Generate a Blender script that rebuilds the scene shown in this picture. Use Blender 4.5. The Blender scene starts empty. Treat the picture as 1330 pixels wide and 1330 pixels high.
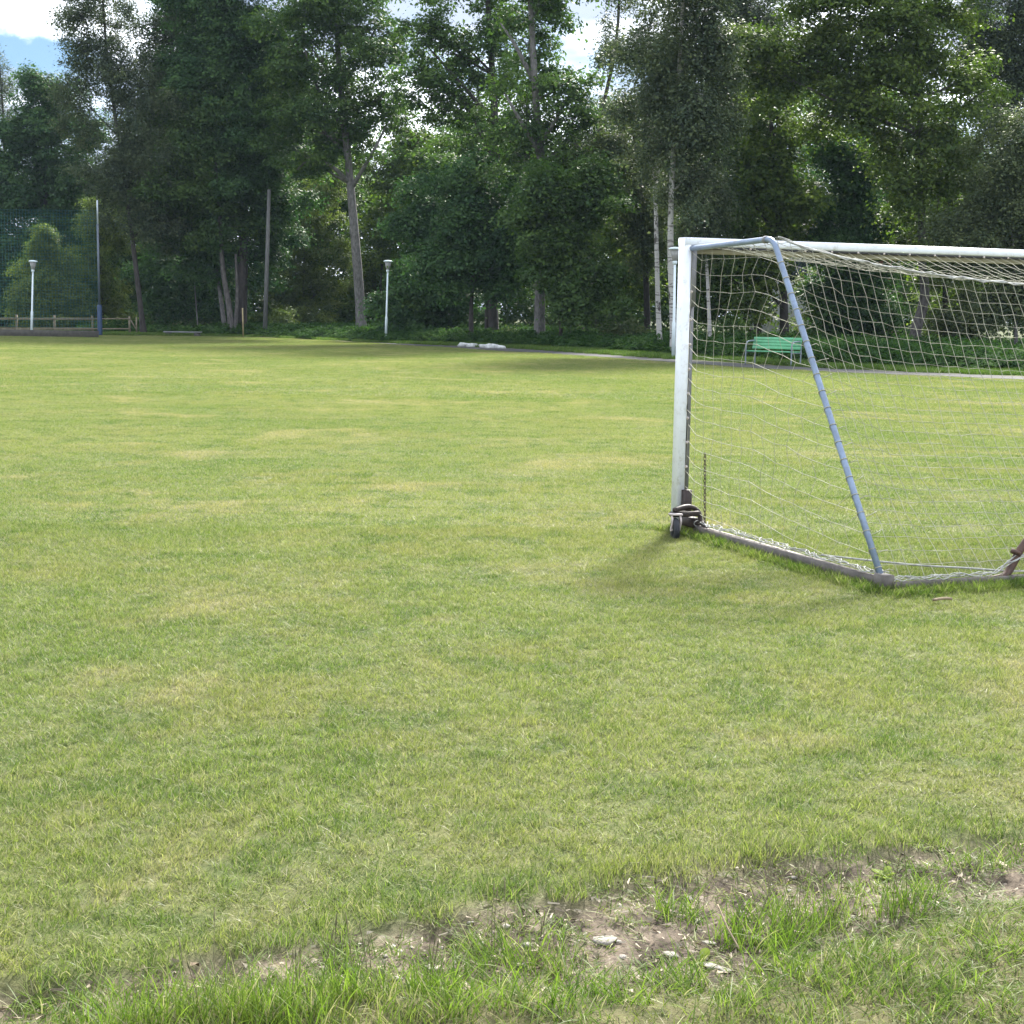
import bpy, math, random
import numpy as np
from mathutils import Vector, Matrix

random.seed(7)
rng = np.random.default_rng(11)
scene = bpy.context.scene
COL = scene.collection

# ------------------------------------------------------------------ camera
F, PITCH, ROLL, EYE = 1930.0, 0.1315, 0.015, 1.445     # focal length in pixels of a 1330 px wide frame
cp, sp, cr, sr = math.cos(PITCH), math.sin(PITCH), math.cos(ROLL), math.sin(ROLL)
FW = Vector((0, cp, -sp)); UP0 = Vector((0, sp, cp)); RT0 = Vector((1, 0, 0))
RT = RT0 * cr + UP0 * sr
UP = UP0 * cr - RT0 * sr
cam_d = bpy.data.cameras.new('camera')
cam_d.sensor_width = 36; cam_d.lens = F / 1330 * 36
cam_d.clip_start = 0.05; cam_d.clip_end = 3000
cam = bpy.data.objects.new('camera', cam_d); COL.objects.link(cam)
m = Matrix.Identity(4)
for i, v in enumerate((RT, UP, -FW)):
    for j in range(3): m[j][i] = v[j]
m.translation = (0, 0, EYE)
cam.matrix_world = m
scene.camera = cam

def ray(px, py):
    return FW + RT * ((px - 665) / F) + UP * ((665 - py) / F)
def gnd(px, py, z=0.0):
    d = ray(px, py); t = (z - EYE) / d.z
    return Vector((d.x * t, d.y * t, z))
def at(px, py, Y):
    d = ray(px, py); t = Y / d.y
    return Vector((d.x * t, Y, EYE + d.z * t))
def project(x, y, z=0.0):
    x = np.asarray(x, float); y = np.asarray(y, float); zz = z - EYE
    d = x * FW.x + y * FW.y + zz * FW.z
    u = x * RT.x + y * RT.y + zz * RT.z
    v = x * UP.x + y * UP.y + zz * UP.z
    return 665 + F * u / d, 665 - F * v / d

# ------------------------------------------------------------------ helpers
def hash2(ix, iy, seed):
    h = (ix.astype(np.int64) * 374761393 + iy.astype(np.int64) * 668265263 + seed * 974711) & 0xffffffff
    h = ((h ^ (h >> 13)) * 1274126177) & 0xffffffff
    return ((h ^ (h >> 16)) & 0xffff) / 65535.0
def vnoise(x, y, scale, seed=0, octaves=3):
    x = np.asarray(x, float) / scale; y = np.asarray(y, float) / scale
    out = 0; amp = 1; tot = 0
    for o in range(octaves):
        ix = np.floor(x); iy = np.floor(y); fx = x - ix; fy = y - iy
        fx = fx * fx * (3 - 2 * fx); fy = fy * fy * (3 - 2 * fy)
        s = seed + o * 17
        a = hash2(ix, iy, s); b = hash2(ix + 1, iy, s); c = hash2(ix, iy + 1, s); d = hash2(ix + 1, iy + 1, s)
        out = out + amp * ((a * (1 - fx) + b * fx) * (1 - fy) + (c * (1 - fx) + d * fx) * fy)
        tot += amp; amp *= 0.5; x = x * 2.03 + 5.1; y = y * 2.03 + 1.7
    return out / tot

def mesh_np(name, V, faces, attrs=None, smooth=False, mats=(), mat_idx=None):
    """faces: list of (M,k) int arrays."""
    me = bpy.data.meshes.new(name)
    V = np.asarray(V, np.float32)
    me.vertices.add(len(V)); me.vertices.foreach_set('co', V.ravel())
    faces = [np.asarray(f, np.int32) for f in faces if len(f)]
    loops = np.concatenate([f.ravel() for f in faces])
    sizes = np.concatenate([np.full(len(f), f.shape[1], np.int32) for f in faces])
    starts = np.concatenate([[0], np.cumsum(sizes)[:-1]]).astype(np.int32)
    me.loops.add(len(loops)); me.loops.foreach_set('vertex_index', loops)
    me.polygons.add(len(sizes)); me.polygons.foreach_set('loop_start', starts)
    if smooth: me.polygons.foreach_set('use_smooth', np.ones(len(sizes), bool))
    for mt in mats: me.materials.append(mt)
    if mat_idx is not None: me.polygons.foreach_set('material_index', np.asarray(mat_idx, np.int32))
    for k, (arr, dom) in (attrs or {}).items():
        a = me.attributes.new(k, 'FLOAT', dom); a.data.foreach_set('value', np.asarray(arr, np.float32))
    me.update(calc_edges=True)
    return me

class MB:
    """collects simple solids into one mesh"""
    def __init__(s): s.V = []; s.Q = []; s.T = []; s.n = 0
    def add(s, V, F):
        V = [tuple(v) for v in V]
        for f in F:
            f = [i + s.n for i in f]
            if len(f) == 4: s.Q.append(f)
            elif len(f) == 3: s.T.append(f)
            else:
                for i in range(1, len(f) - 1): s.T.append([f[0], f[i], f[i + 1]])
        s.V += V; s.n += len(V); return s
    def box(s, o, a, b, c, bev=0.0):
        """box centred at o with full extents along three vectors a, b, c (optionally chamfered)"""
        o, a, b, c = Vector(o), Vector(a), Vector(b), Vector(c)
        if bev <= 0:
            P = [o + a * x / 2 + b * y / 2 + c * z / 2 for z in (-1, 1) for y in (-1, 1) for x in (-1, 1)]
            return s.add(P, [(0, 2, 3, 1), (4, 5, 7, 6), (0, 1, 5, 4), (2, 6, 7, 3), (0, 4, 6, 2), (1, 3, 7, 5)])
        # chamfered: octagonal section (b, c) extruded along a
        bb, cc = b.normalized(), c.normalized(); hb, hc = b.length / 2, c.length / 2
        sec = [(hb - bev, hc), (hb, hc - bev), (hb, -hc + bev), (hb - bev, -hc), (-hb + bev, -hc), (-hb, -hc + bev), (-hb, hc - bev), (-hb + bev, hc)]
        P = [o - a / 2 + bb * y + cc * z for y, z in sec] + [o + a / 2 + bb * y + cc * z for y, z in sec]
        Fc = [(i, (i + 1) % 8, 8 + (i + 1) % 8, 8 + i) for i in range(8)] + [tuple(range(7, -1, -1)), tuple(range(8, 16))]
        return s.add(P, Fc)
    def tube(s, pts, r, n=8, cap=True):
        pts = [Vector(p) for p in pts]; rs = r if isinstance(r, (list, tuple)) else [r] * len(pts)
        V, Fc = tube_geo(pts, rs, n)
        if cap:
            Fc.append(tuple(range(n - 1, -1, -1))); k = (len(pts) - 1) * n
            Fc.append(tuple(range(k, k + n)))
        return s.add(V, Fc)
    def lathe(s, o, ax, prof, n=20):
        """prof: (radius, height along ax)"""
        o, ax = Vector(o), Vector(ax).normalized()
        e1 = ax.orthogonal().normalized(); e2 = ax.cross(e1)
        V = [o + ax * h + (e1 * math.cos(2 * math.pi * k / n) + e2 * math.sin(2 * math.pi * k / n)) * r for r, h in prof for k in range(n)]
        Fc = [(i * n + k, i * n + (k + 1) % n, (i + 1) * n + (k + 1) % n, (i + 1) * n + k) for i in range(len(prof) - 1) for k in range(n)]
        if prof[0][0] > 1e-5: Fc.append(tuple(range(n - 1, -1, -1)))
        if prof[-1][0] > 1e-5: Fc.append(tuple(range((len(prof) - 1) * n, len(prof) * n)))
        return s.add(V, Fc)
    def build(s, name, mat, parent=None, smooth=False, origin=None):
        V = np.array(s.V, float)
        if origin is not None: V = V - np.array(origin)
        elif parent is not None: V = V - np.array(parent.matrix_world_cached if hasattr(parent, 'matrix_world_cached') else world_loc(parent))
        fs = []
        if s.Q: fs.append(np.array(s.Q))
        if s.T: fs.append(np.array(s.T))
        me = mesh_np(name, V, fs, smooth=smooth, mats=[mat])
        return link(name, me, parent, origin)
def world_loc(o):
    l = Vector(o.location); p = o.parent
    while p: l += p.location; p = p.parent
    return tuple(l)
def link(name, me, parent=None, origin=None):
    o = bpy.data.objects.new(name, me); COL.objects.link(o)
    if parent is not None: o.parent = parent
    if origin is not None:
        o.location = Vector(origin) - Vector(world_loc(parent) if parent else (0, 0, 0))
    return o
def tube_geo(pts, rs, n=8):
    V = []; prev = None
    for i, p in enumerate(pts):
        d = (pts[min(i + 1, len(pts) - 1)] - pts[max(i - 1, 0)]).normalized()
        if prev is None: e1 = d.orthogonal().normalized()
        else:
            e1 = prev - d * prev.dot(d)
            e1 = e1.normalized() if e1.length > 1e-6 else d.orthogonal().normalized()
        prev = e1; e2 = d.cross(e1)
        V += [p + (e1 * math.cos(2 * math.pi * k / n) + e2 * math.sin(2 * math.pi * k / n)) * rs[i] for k in range(n)]
    Fc = [(i * n + k, i * n + (k + 1) % n, (i + 1) * n + (k + 1) % n, (i + 1) * n + k) for i in range(len(pts) - 1) for k in range(n)]
    return V, Fc
def smooth_path(pts, per=6):
    """Catmull-Rom through pts"""
    pts = [Vector(p) for p in pts]; out = []
    for i in range(len(pts) - 1):
        p0 = pts[max(i - 1, 0)]; p1 = pts[i]; p2 = pts[i + 1]; p3 = pts[min(i + 2, len(pts) - 1)]
        for k in range(per):
            t = k / per
            out.append(0.5 * ((2 * p1) + (p2 - p0) * t + (2 * p0 - 5 * p1 + 4 * p2 - p3) * t * t + (3 * p1 - p0 - 3 * p2 + p3) * t ** 3))
    out.append(pts[-1]); return out
def empty(name, loc, label=None, cat=None, group=None):
    o = bpy.data.objects.new(name, None); COL.objects.link(o); o.location = loc; o.empty_display_size = 0.2
    return tag(o, label, cat, group)
def tag(o, label=None, cat=None, group=None, kind=None):
    for k, v in (('label', label), ('category', cat), ('group', group), ('kind', kind)):
        if v: o[k] = v
    return o

# ------------------------------------------------------------------ materials
def newmat(name):
    mt = bpy.data.materials.new(name); mt.use_nodes = True
    nt = mt.node_tree; nt.nodes.clear()
    out = nt.nodes.new('ShaderNodeOutputMaterial')
    return mt, nt, out
def N(nt, t, **kw):
    n = nt.nodes.new(t)
    for k, v in kw.items():
        if k.startswith('_'): setattr(n, k[1:], v)
        else: n.inputs[k.replace('__', ' ')].default_value = v
    return n
def mixc(nt, fac, a, b, mode='MIX'):
    n = nt.nodes.new('ShaderNodeMix'); n.data_type = 'RGBA'; n.blend_type = mode
    for sock, v in ((n.inputs[0], fac), (n.inputs[6], a), (n.inputs[7], b)):
        if isinstance(v, (int, float)): sock.default_value = v
        elif isinstance(v, tuple): sock.default_value = (*v, 1) if len(v) == 3 else v
        else: nt.links.new(v, sock)
    return n.outputs[2]
def ramp(nt, src, lo, hi, a=0.0, b=1.0):
    n = nt.nodes.new('ShaderNodeMapRange'); n.inputs[1].default_value = lo; n.inputs[2].default_value = hi
    n.inputs[3].default_value = a; n.inputs[4].default_value = b; n.interpolation_type = 'SMOOTHSTEP'
    nt.links.new(src, n.inputs[0]); return n.outputs[0]
def noise(nt, vec, scale, detail=4, rough=0.55, dist=0.0):
    n = nt.nodes.new('ShaderNodeTexNoise'); n.inputs['Scale'].default_value = scale
    n.inputs['Detail'].default_value = detail; n.inputs['Roughness'].default_value = rough; n.inputs['Distortion'].default_value = dist
    nt.links.new(vec, n.inputs['Vector']); return n.outputs['Fac']
def attr(nt, name):
    n = nt.nodes.new('ShaderNodeAttribute'); n.attribute_name = name; return n.outputs['Fac']
def worldpos(nt, scale=(1, 1, 1)):
    g = nt.nodes.new('ShaderNodeNewGeometry'); mp = nt.nodes.new('ShaderNodeMapping')
    mp.inputs['Scale'].default_value = scale; nt.links.new(g.outputs['Position'], mp.inputs['Vector']); return mp.outputs[0]
def math_(nt, op, a, b=None):
    n = nt.nodes.new('ShaderNodeMath'); n.operation = op
    for s, v in ((n.inputs[0], a), (n.inputs[1], b)):
        if v is None: continue
        if isinstance(v, (int, float)): s.default_value = v
        else: nt.links.new(v, s)
    return n.outputs[0]

def lawn_colour(nt):
    """colour of the mown lawn from its place on the field: greener and straw coloured patches"""
    p = worldpos(nt)
    big = noise(nt, p, 0.16, 3, 0.5); mid = noise(nt, p, 0.75, 4, 0.6, 0.4); small = noise(nt, p, 2.6, 3, 0.6)
    c = mixc(nt, ramp(nt, big, 0.36, 0.64), (0.142, 0.192, 0.054), (0.216, 0.238, 0.090))
    c = mixc(nt, ramp(nt, mid, 0.44, 0.66, 0, 0.75), c, (0.224, 0.224, 0.094))
    c = mixc(nt, ramp(nt, small, 0.46, 0.66, 0, 0.75), c, (0.092, 0.150, 0.032))
    worn = ramp(nt, noise(nt, p, 0.55, 4, 0.62, 0.6), 0.53, 0.69, 0, 0.85)
    c = mixc(nt, worn, c, (0.310, 0.275, 0.165))
    return c
def blade_mat(name, tint=None, dead=0.16, trans=0.43, val=1.0):
    mt, nt, out = newmat(name)
    c = lawn_colour(nt)
    if tint: c = mixc(nt, tint[1], c, tint[0])
    v = attr(nt, 'v')
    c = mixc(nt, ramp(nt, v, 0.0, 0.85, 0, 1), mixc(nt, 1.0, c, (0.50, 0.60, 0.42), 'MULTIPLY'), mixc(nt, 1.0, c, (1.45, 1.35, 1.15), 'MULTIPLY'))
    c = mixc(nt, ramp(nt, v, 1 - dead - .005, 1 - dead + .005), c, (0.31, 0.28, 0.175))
    if val != 1: c = mixc(nt, 1.0, c, (val, val, val), 'MULTIPLY')
    d = N(nt, 'ShaderNodeBsdfPrincipled', Roughness=0.55); d.inputs['Specular IOR Level'].default_value = 0.3
    t = N(nt, 'ShaderNodeBsdfTranslucent'); mx = N(nt, 'ShaderNodeMixShader', Fac=trans)
    nt.links.new(c, d.inputs['Base Color'])
    tc = mixc(nt, 1.0, c, (1.05, 1.2, 0.75), 'MULTIPLY'); nt.links.new(tc, t.inputs['Color'])
    nt.links.new(d.outputs[0], mx.inputs[1]); nt.links.new(t.outputs[0], mx.inputs[2]); nt.links.new(mx.outputs[0], out.inputs[0])
    return mt
def leaf_mat(name, c0, c1, trans=0.42, tr_col=(1.3, 1.5, 0.5), rough=0.5):
    mt, nt, out = newmat(name)
    v = attr(nt, 'v'); w = attr(nt, 'w')
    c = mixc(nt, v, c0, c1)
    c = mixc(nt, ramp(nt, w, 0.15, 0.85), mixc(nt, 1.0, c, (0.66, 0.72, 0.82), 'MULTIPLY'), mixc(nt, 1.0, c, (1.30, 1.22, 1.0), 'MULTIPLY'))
    d = N(nt, 'ShaderNodeBsdfPrincipled', Roughness=rough); d.inputs['Specular IOR Level'].default_value = 0.05
    t = N(nt, 'ShaderNodeBsdfTranslucent'); mx = N(nt, 'ShaderNodeMixShader', Fac=trans)
    nt.links.new(c, d.inputs['Base Color'])
    tc = mixc(nt, 1.0, c, tr_col, 'MULTIPLY'); nt.links.new(tc, t.inputs['Color'])
    nt.links.new(d.outputs[0], mx.inputs[1]); nt.links.new(t.outputs[0], mx.inputs[2]); nt.links.new(mx.outputs[0], out.inputs[0])
    return mt
def solid(name, col, rough=0.5, metal=0.0, var=0.15, vscale=6.0, bump=0.0, dirt=None, stretch=(1, 1, 1)):
    mt, nt, out = newmat(name)
    p = worldpos(nt, stretch)
    n = noise(nt, p, vscale, 5, 0.6)
    lo = tuple(x * (1 - var) for x in col); hi = tuple(min(1, x * (1 + var)) for x in col)
    c = mixc(nt, ramp(nt, n, 0.3, 0.7), lo, hi)
    if dirt: c = mixc(nt, ramp(nt, noise(nt, p, vscale * 3.1, 5, 0.7), 0.52, 0.72, 0, dirt[1]), c, dirt[0])
    d = N(nt, 'ShaderNodeBsdfPrincipled', Roughness=rough, Metallic=metal)
    nt.links.new(c, d.inputs['Base Color'])
    if bump:
        b = N(nt, 'ShaderNodeBump', Strength=bump, Distance=0.02); nt.links.new(noise(nt, p, vscale * 5, 6, 0.65), b.inputs['Height'])
        nt.links.new(b.outputs[0], d.inputs['Normal'])
    nt.links.new(d.outputs[0], out.inputs[0]); return mt
def birch_bark(name):
    mt, nt, out = newmat(name)
    band = noise(nt, worldpos(nt, (1, 1, 7)), 1.6, 4, 0.6, 0.5); spot = noise(nt, worldpos(nt, (3, 3, 1.6)), 1.3, 4, 0.65)
    c = mixc(nt, ramp(nt, band, 0.55, 0.62), (0.36, 0.35, 0.335), (0.11, 0.10, 0.095))
    c = mixc(nt, ramp(nt, spot, 0.58, 0.64), c, (0.05, 0.045, 0.04))
    d = N(nt, 'ShaderNodeBsdfPrincipled', Roughness=0.75); nt.links.new(c, d.inputs['Base Color']); nt.links.new(d.outputs[0], out.inputs[0])
    return mt

M = {}
M['white'] = solid('white_paint', (0.77, 0.80, 0.86), 0.42, 0, 0.05, 5, 0.06, ((0.46, 0.45, 0.41), 0.6))
M['alu'] = solid('grey_aluminium', (0.20, 0.20, 0.21), 0.5, 0.3, 0.15, 9)
M['tan'] = solid('aluminium_grass_bounce', (0.34, 0.31, 0.24), 0.55, 0.1, 0.1, 6)  # shade and bounce from the grass are put into this aluminium's colour
M['galv'] = solid('galvanised_tube', (0.20, 0.255, 0.355), 0.42, 0.25, 0.14, 14, 0.05, ((0.13, 0.13, 0.14), 0.5))
M['slot'] = solid('dark_slot', (0.03, 0.03, 0.035), 0.6)
M['bar'] = solid('weathered_ground_bar', (0.13, 0.115, 0.105), 0.7, 0.1, 0.25, 9, 0.15, ((0.10, 0.08, 0.06), 0.6))
M['rust'] = solid('brown_steel', (0.030, 0.020, 0.017), 0.6, 0.1, 0.3, 16, 0.1, ((0.065, 0.032, 0.022), 0.6))
M['handle'] = solid('rusty_brown_tube', (0.075, 0.040, 0.028), 0.6, 0.1, 0.3, 16, 0.1, ((0.13, 0.06, 0.035), 0.5))
M['rubber'] = solid('black_rubber', (0.010, 0.012, 0.018), 0.6, 0, 0.2, 20)
M['rim'] = solid('pale_fork', (0.55, 0.48, 0.46), 0.45, 0.2, 0.15, 20)
M['net'] = solid('net_cord', (0.33, 0.32, 0.245), 0.8, 0, 0.25, 7)
M['hem'] = solid('hem_cord', (0.36, 0.36, 0.34), 0.8, 0, 0.35, 30)
M['chain'] = solid('rusty_chain', (0.09, 0.07, 0.05), 0.6, 0.3, 0.3, 30)
M['lamp'] = solid('lamp_grey_blue', (0.62, 0.70, 0.74), 0.4, 0.0, 0.06, 5)
M['mast_dark'] = solid('mast_dark', (0.10, 0.12, 0.15), 0.5, 0.2, 0.1, 3)
M['mast_light'] = solid('mast_light', (0.45, 0.50, 0.56), 0.45, 0.2, 0.1, 3)
M['pad'] = solid('blue_pad', (0.014, 0.038, 0.095), 0.6, 0, 0.12, 4)
M['stopnet'] = solid('green_net_cord', (0.015, 0.13, 0.135), 0.8, 0, 0.1, 3)
M['fence'] = solid('weathered_fence_wood', (0.165, 0.14, 0.095), 0.85, 0, 0.25, 8, 0.2)
M['board'] = solid('grey_board', (0.065, 0.06, 0.052), 0.85, 0, 0.25, 6, 0.2)
M['pole'] = solid('grey_timber_pole', (0.12, 0.12, 0.12), 0.85, 0, 0.25, 5, 0.2, None, (4, 4, 0.5))
M['stake'] = solid('yellow_stake', (0.30, 0.24, 0.13), 0.8, 0, 0.15, 6)
M['bench_green'] = solid('bench_green_paint', (0.10, 0.36, 0.18), 0.45, 0, 0.08, 6)
M['bench_tube'] = solid('bench_tube', (0.20, 0.23, 0.26), 0.4, 0.3, 0.08, 6)
M['plank'] = solid('pale_plank', (0.17, 0.175, 0.18), 0.8, 0, 0.2, 5)
M['rock'] = solid('pale_rock', (0.50, 0.51, 0.50), 0.85, 0, 0.35, 5, 0.4, ((0.22, 0.22, 0.21), 0.7))
M['pebble'] = solid('pale_stone', (0.27, 0.245, 0.215), 0.85, 0, 0.25, 30, 0.4, ((0.26, 0.23, 0.20), 0.6))
M['bark'] = solid('grey_bark', (0.085, 0.076, 0.072), 0.9, 0, 0.45, 9, 0.6, ((0.16, 0.15, 0.14), 0.5), (1, 1, 0.35))
M['bark_dark'] = solid('dark_bark', (0.04, 0.034, 0.032), 0.9, 0, 0.4, 8, 0.6, None, (1, 1, 0.35))
M['bark_grey'] = solid('pale_grey_bark', (0.125, 0.118, 0.115), 0.9, 0, 0.4, 10, 0.6, ((0.10, 0.09, 0.085), 0.7), (1, 1, 0.4))
M['birch'] = birch_bark('birch_bark')
M['house_wall'] = solid('pale_house_wall', (0.52, 0.53, 0.54), 0.7, 0, 0.1, 2)
M['house_brown'] = solid('brown_house_boards', (0.20, 0.08, 0.045), 0.7, 0, 0.2, 3, 0, None, (1, 1, 6))
M['house_roof'] = solid('dark_roof', (0.07, 0.06, 0.06), 0.7)
M['glass'] = solid('window_glass', (0.03, 0.04, 0.05), 0.1)
M['twig'] = solid('dry_twig', (0.26, 0.20, 0.13), 0.85, 0, 0.3, 20)
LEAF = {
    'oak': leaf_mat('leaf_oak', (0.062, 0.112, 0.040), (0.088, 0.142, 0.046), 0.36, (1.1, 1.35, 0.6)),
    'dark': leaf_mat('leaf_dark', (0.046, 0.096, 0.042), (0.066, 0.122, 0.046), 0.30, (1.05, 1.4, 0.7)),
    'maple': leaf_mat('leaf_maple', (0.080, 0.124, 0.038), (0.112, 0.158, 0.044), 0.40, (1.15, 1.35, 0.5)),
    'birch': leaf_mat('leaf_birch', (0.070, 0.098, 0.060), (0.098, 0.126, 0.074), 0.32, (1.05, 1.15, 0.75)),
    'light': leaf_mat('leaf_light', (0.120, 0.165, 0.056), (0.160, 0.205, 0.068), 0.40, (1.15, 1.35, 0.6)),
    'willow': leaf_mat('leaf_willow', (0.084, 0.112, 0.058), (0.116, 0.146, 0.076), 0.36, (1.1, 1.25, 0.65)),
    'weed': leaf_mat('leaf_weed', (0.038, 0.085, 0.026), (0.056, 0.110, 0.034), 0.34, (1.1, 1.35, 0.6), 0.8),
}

# ------------------------------------------------------------------ world and sun
SUN_EL, SUN_AZ = math.radians(39), math.radians(17)        # azimuth right of the view direction (+Y)
w = bpy.data.worlds.new('World'); scene.world = w; w.use_nodes = True
nt = w.node_tree; nt.nodes.clear()
wo = nt.nodes.new('ShaderNodeOutputWorld')
sky = nt.nodes.new('ShaderNodeTexSky'); sky.sky_type = 'NISHITA'; sky.sun_disc = False
sky.sun_elevation = SUN_EL; sky.sun_rotation = SUN_AZ
bg = N(nt, 'ShaderNodeBackground', Strength=0.055); nt.links.new(mixc(nt, 1.0, sky.outputs[0], (0.28, 0.38, 0.50), 'MULTIPLY'), bg.inputs['Color'])
tc = nt.nodes.new('ShaderNodeTexCoord'); sep = nt.nodes.new('ShaderNodeSeparateXYZ'); nt.links.new(tc.outputs['Generated'], sep.inputs[0])
zz = math_(nt, 'ADD', math_(nt, 'MAXIMUM', sep.outputs[2], 0.0), 0.12)
cmb = nt.nodes.new('ShaderNodeCombineXYZ')
nt.links.new(math_(nt, 'DIVIDE', sep.outputs[0], zz), cmb.inputs[0]); nt.links.new(math_(nt, 'DIVIDE', sep.outputs[1], zz), cmb.inputs[1])
cmb.inputs[2].default_value = 3.7
cn = noise(nt, cmb.outputs[0], 1.5, 7, 0.52, 0.25)
gd = ray(42, 66).normalized()
vm = nt.nodes.new('ShaderNodeVectorMath'); vm.operation = 'SUBTRACT'; nt.links.new(tc.outputs['Generated'], vm.inputs[0]); vm.inputs[1].default_value = gd
vs = nt.nodes.new('ShaderNodeVectorMath'); vs.operation = 'MULTIPLY'; nt.links.new(vm.outputs[0], vs.inputs[0]); vs.inputs[1].default_value = (1, 1, 3.2)
vl = nt.nodes.new('ShaderNodeVectorMath'); vl.operation = 'LENGTH'; nt.links.new(vs.outputs[0], vl.inputs[0])
gapn = noise(nt, tc.outputs['Generated'], 22, 5, 0.6)
gapf = ramp(nt, math_(nt, 'ADD', vl.outputs['Value'], math_(nt, 'MULTIPLY', math_(nt, 'SUBTRACT', gapn, 0.5), 0.11)), 0.0, 0.062, 0.36, 0.0)          # the blue opening in the cloud at the left
cover = ramp(nt, math_(nt, 'SUBTRACT', math_(nt, 'ADD', cn, 0.06), gapf), 0.30, 0.56)
shade = noise(nt, cmb.outputs[0], 2.3, 5, 0.5)
ccol = mixc(nt, ramp(nt, shade, 0.40, 0.60), (0.27, 0.31, 0.39), (0.92, 0.97, 1.05))
cbg = N(nt, 'ShaderNodeBackground', Strength=0.62); nt.links.new(ccol, cbg.inputs['Color'])
mx = nt.nodes.new('ShaderNodeMixShader'); nt.links.new(cover, mx.inputs[0]); nt.links.new(bg.outputs[0], mx.inputs[1]); nt.links.new(cbg.outputs[0], mx.inputs[2])
nt.links.new(mx.outputs[0], wo.inputs[0])

sl = bpy.data.lights.new('sun', 'SUN'); sl.energy = 3.2; sl.angle = math.radians(9); sl.color = (1.0, 0.955, 0.87)
so = bpy.data.objects.new('sun', sl); COL.objects.link(so)
sd = Vector((math.sin(SUN_AZ) * math.cos(SUN_EL), math.cos(SUN_AZ) * math.cos(SUN_EL), math.sin(SUN_EL)))
so.rotation_euler = sd.to_track_quat('Z', 'Y').to_euler(); so.location = (0, 0, 60)
scene.view_settings.view_transform = 'Standard'; scene.view_settings.look = 'None'
scene.view_settings.gamma = 1; scene.view_settings.exposure = 2.27

# ------------------------------------------------------------------ ground
# lawn edge (upper) and lower limit of the bare strip, seen positions of points on the ground
TX = np.array([-400, 0, 150, 280, 430, 560, 640, 740, 830, 950, 1010, 1150, 1330, 1900])
TY = np.array([1300, 1262, 1252, 1226, 1200, 1175, 1155, 1150, 1130, 1110, 1095, 1085, 1073, 1050])
BX = np.array([-400, 0, 250, 450, 560, 800, 960, 1050, 1150, 1330, 1900])
BY = np.array([1326, 1293, 1270, 1256, 1262, 1254, 1256, 1215, 1180, 1140, 1120])
def soilness(x, y):
    """0 on the lawn, 1 in the bare strip; second value: how far below the strip (wild grass side)"""
    px, py = project(x, y)
    wob = (vnoise(x, y, 0.22, 5) - 0.5) * 0.36
    t = np.interp(px, TX, TY); b = np.interp(px, BX, BY)
    # in metres along the ground, roughly: 1 m near the strip is about 300 px of height
    s = (py - t) / 60.0 + wob; q = (py - b) / 70.0 + wob
    near = (y > 1.5) & (y < 9)
    soil = np.clip(s * 2.2, 0, 1) * np.clip(1 - q * 1.3, 0, 1) * near
    wild = np.clip(s * 2.2, 0, 1) * np.clip(q * 1.3, 0, 1) * near
    return soil, wild
# path along the edge of the trees (near edge, far edge)
PN = [(-700, 435.5), (130, 435.5), (330, 437.5), (460, 444.0), (640, 455), (760, 462), (870, 470), (1000, 479), (1130, 485), (1330, 493), (1900, 520)]
PF = [(-700, 435.2), (130, 435.2), (330, 437.2), (460, 443.6), (640, 449), (760, 456), (870, 463), (1000, 471.5), (1130, 478), (1330, 486.5), (1900, 511)]
PNw = np.array([tuple(gnd(*p))[:2] for p in PN]); PFw = np.array([tuple(gnd(*p))[:2] for p in PF]); PFw = PNw + (PFw - PNw) * 0.55
def path_near(x): return np.interp(x, PNw[:, 0], PNw[:, 1])
def path_far(x): return np.interp(x, PFw[:, 0], PFw[:, 1])
def gheight(x, y):
    soil, wild = soilness(x, y)
    lump = vnoise(x, y, 0.13, 3, 5) - 0.5; big = vnoise(x, y, 0.5, 9, 2) - 0.5
    h = soil * (-0.034 + 0.075 * lump + 0.02 * big) + wild * (0.01 + 0.05 * big + 0.02 * lump)
    h = h + (1 - soil - wild) * ((vnoise(x, y, 0.9, 21, 2) - 0.5) * 0.016) * (y < 14)
    return h
xs = np.concatenate([-np.geomspace(900, 60, 12), np.arange(-55, -3.2, 2.5), np.arange(-3.2, 3.4, 0.03), np.arange(3.5, 56, 2.5), np.geomspace(60, 900, 12)])
ys = np.concatenate([[-300, -60, -20, -6, -2, 0, 1.2, 2.0], np.arange(2.4, 6.6, 0.03), np.arange(6.7, 14, 0.35), np.arange(14, 130, 2.5), np.geomspace(135, 1500, 12)])
GX, GY = np.meshgrid(xs, ys)
gx, gy = GX.ravel(), GY.ravel()
soilv, wildv = soilness(gx, gy)
gz = gheight(gx, gy)
meadow = np.clip((-(gx + 0.285 * gy)) / 3.0 + 1, 0, 1)          # open grass behind the fence at the left
forest = np.clip((gy - path_far(gx) - 1.5) / 5.0, 0, 1) * (1 - meadow)
nx, ny = len(xs), len(ys)
idx = np.arange(nx * ny).reshape(ny, nx)
quads = np.stack([idx[:-1, :-1], idx[:-1, 1:], idx[1:, 1:], idx[1:, :-1]], -1).reshape(-1, 4)
mt, nt, out = newmat('field_ground')
p = worldpos(nt)
lawn = mixc(nt, 0.45, mixc(nt, 1.0, lawn_colour(nt), (0.80, 0.80, 0.80), 'MULTIPLY'), (0.060, 0.052, 0.030))
fine = noise(nt, p, 14, 5, 0.7)
lawn = mixc(nt, ramp(nt, fine, 0.35, 0.7), mixc(nt, 1.0, lawn, (0.72, 0.78, 0.7), 'MULTIPLY'), mixc(nt, 1.0, lawn, (1.2, 1.15, 1.1), 'MULTIPLY'))
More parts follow.
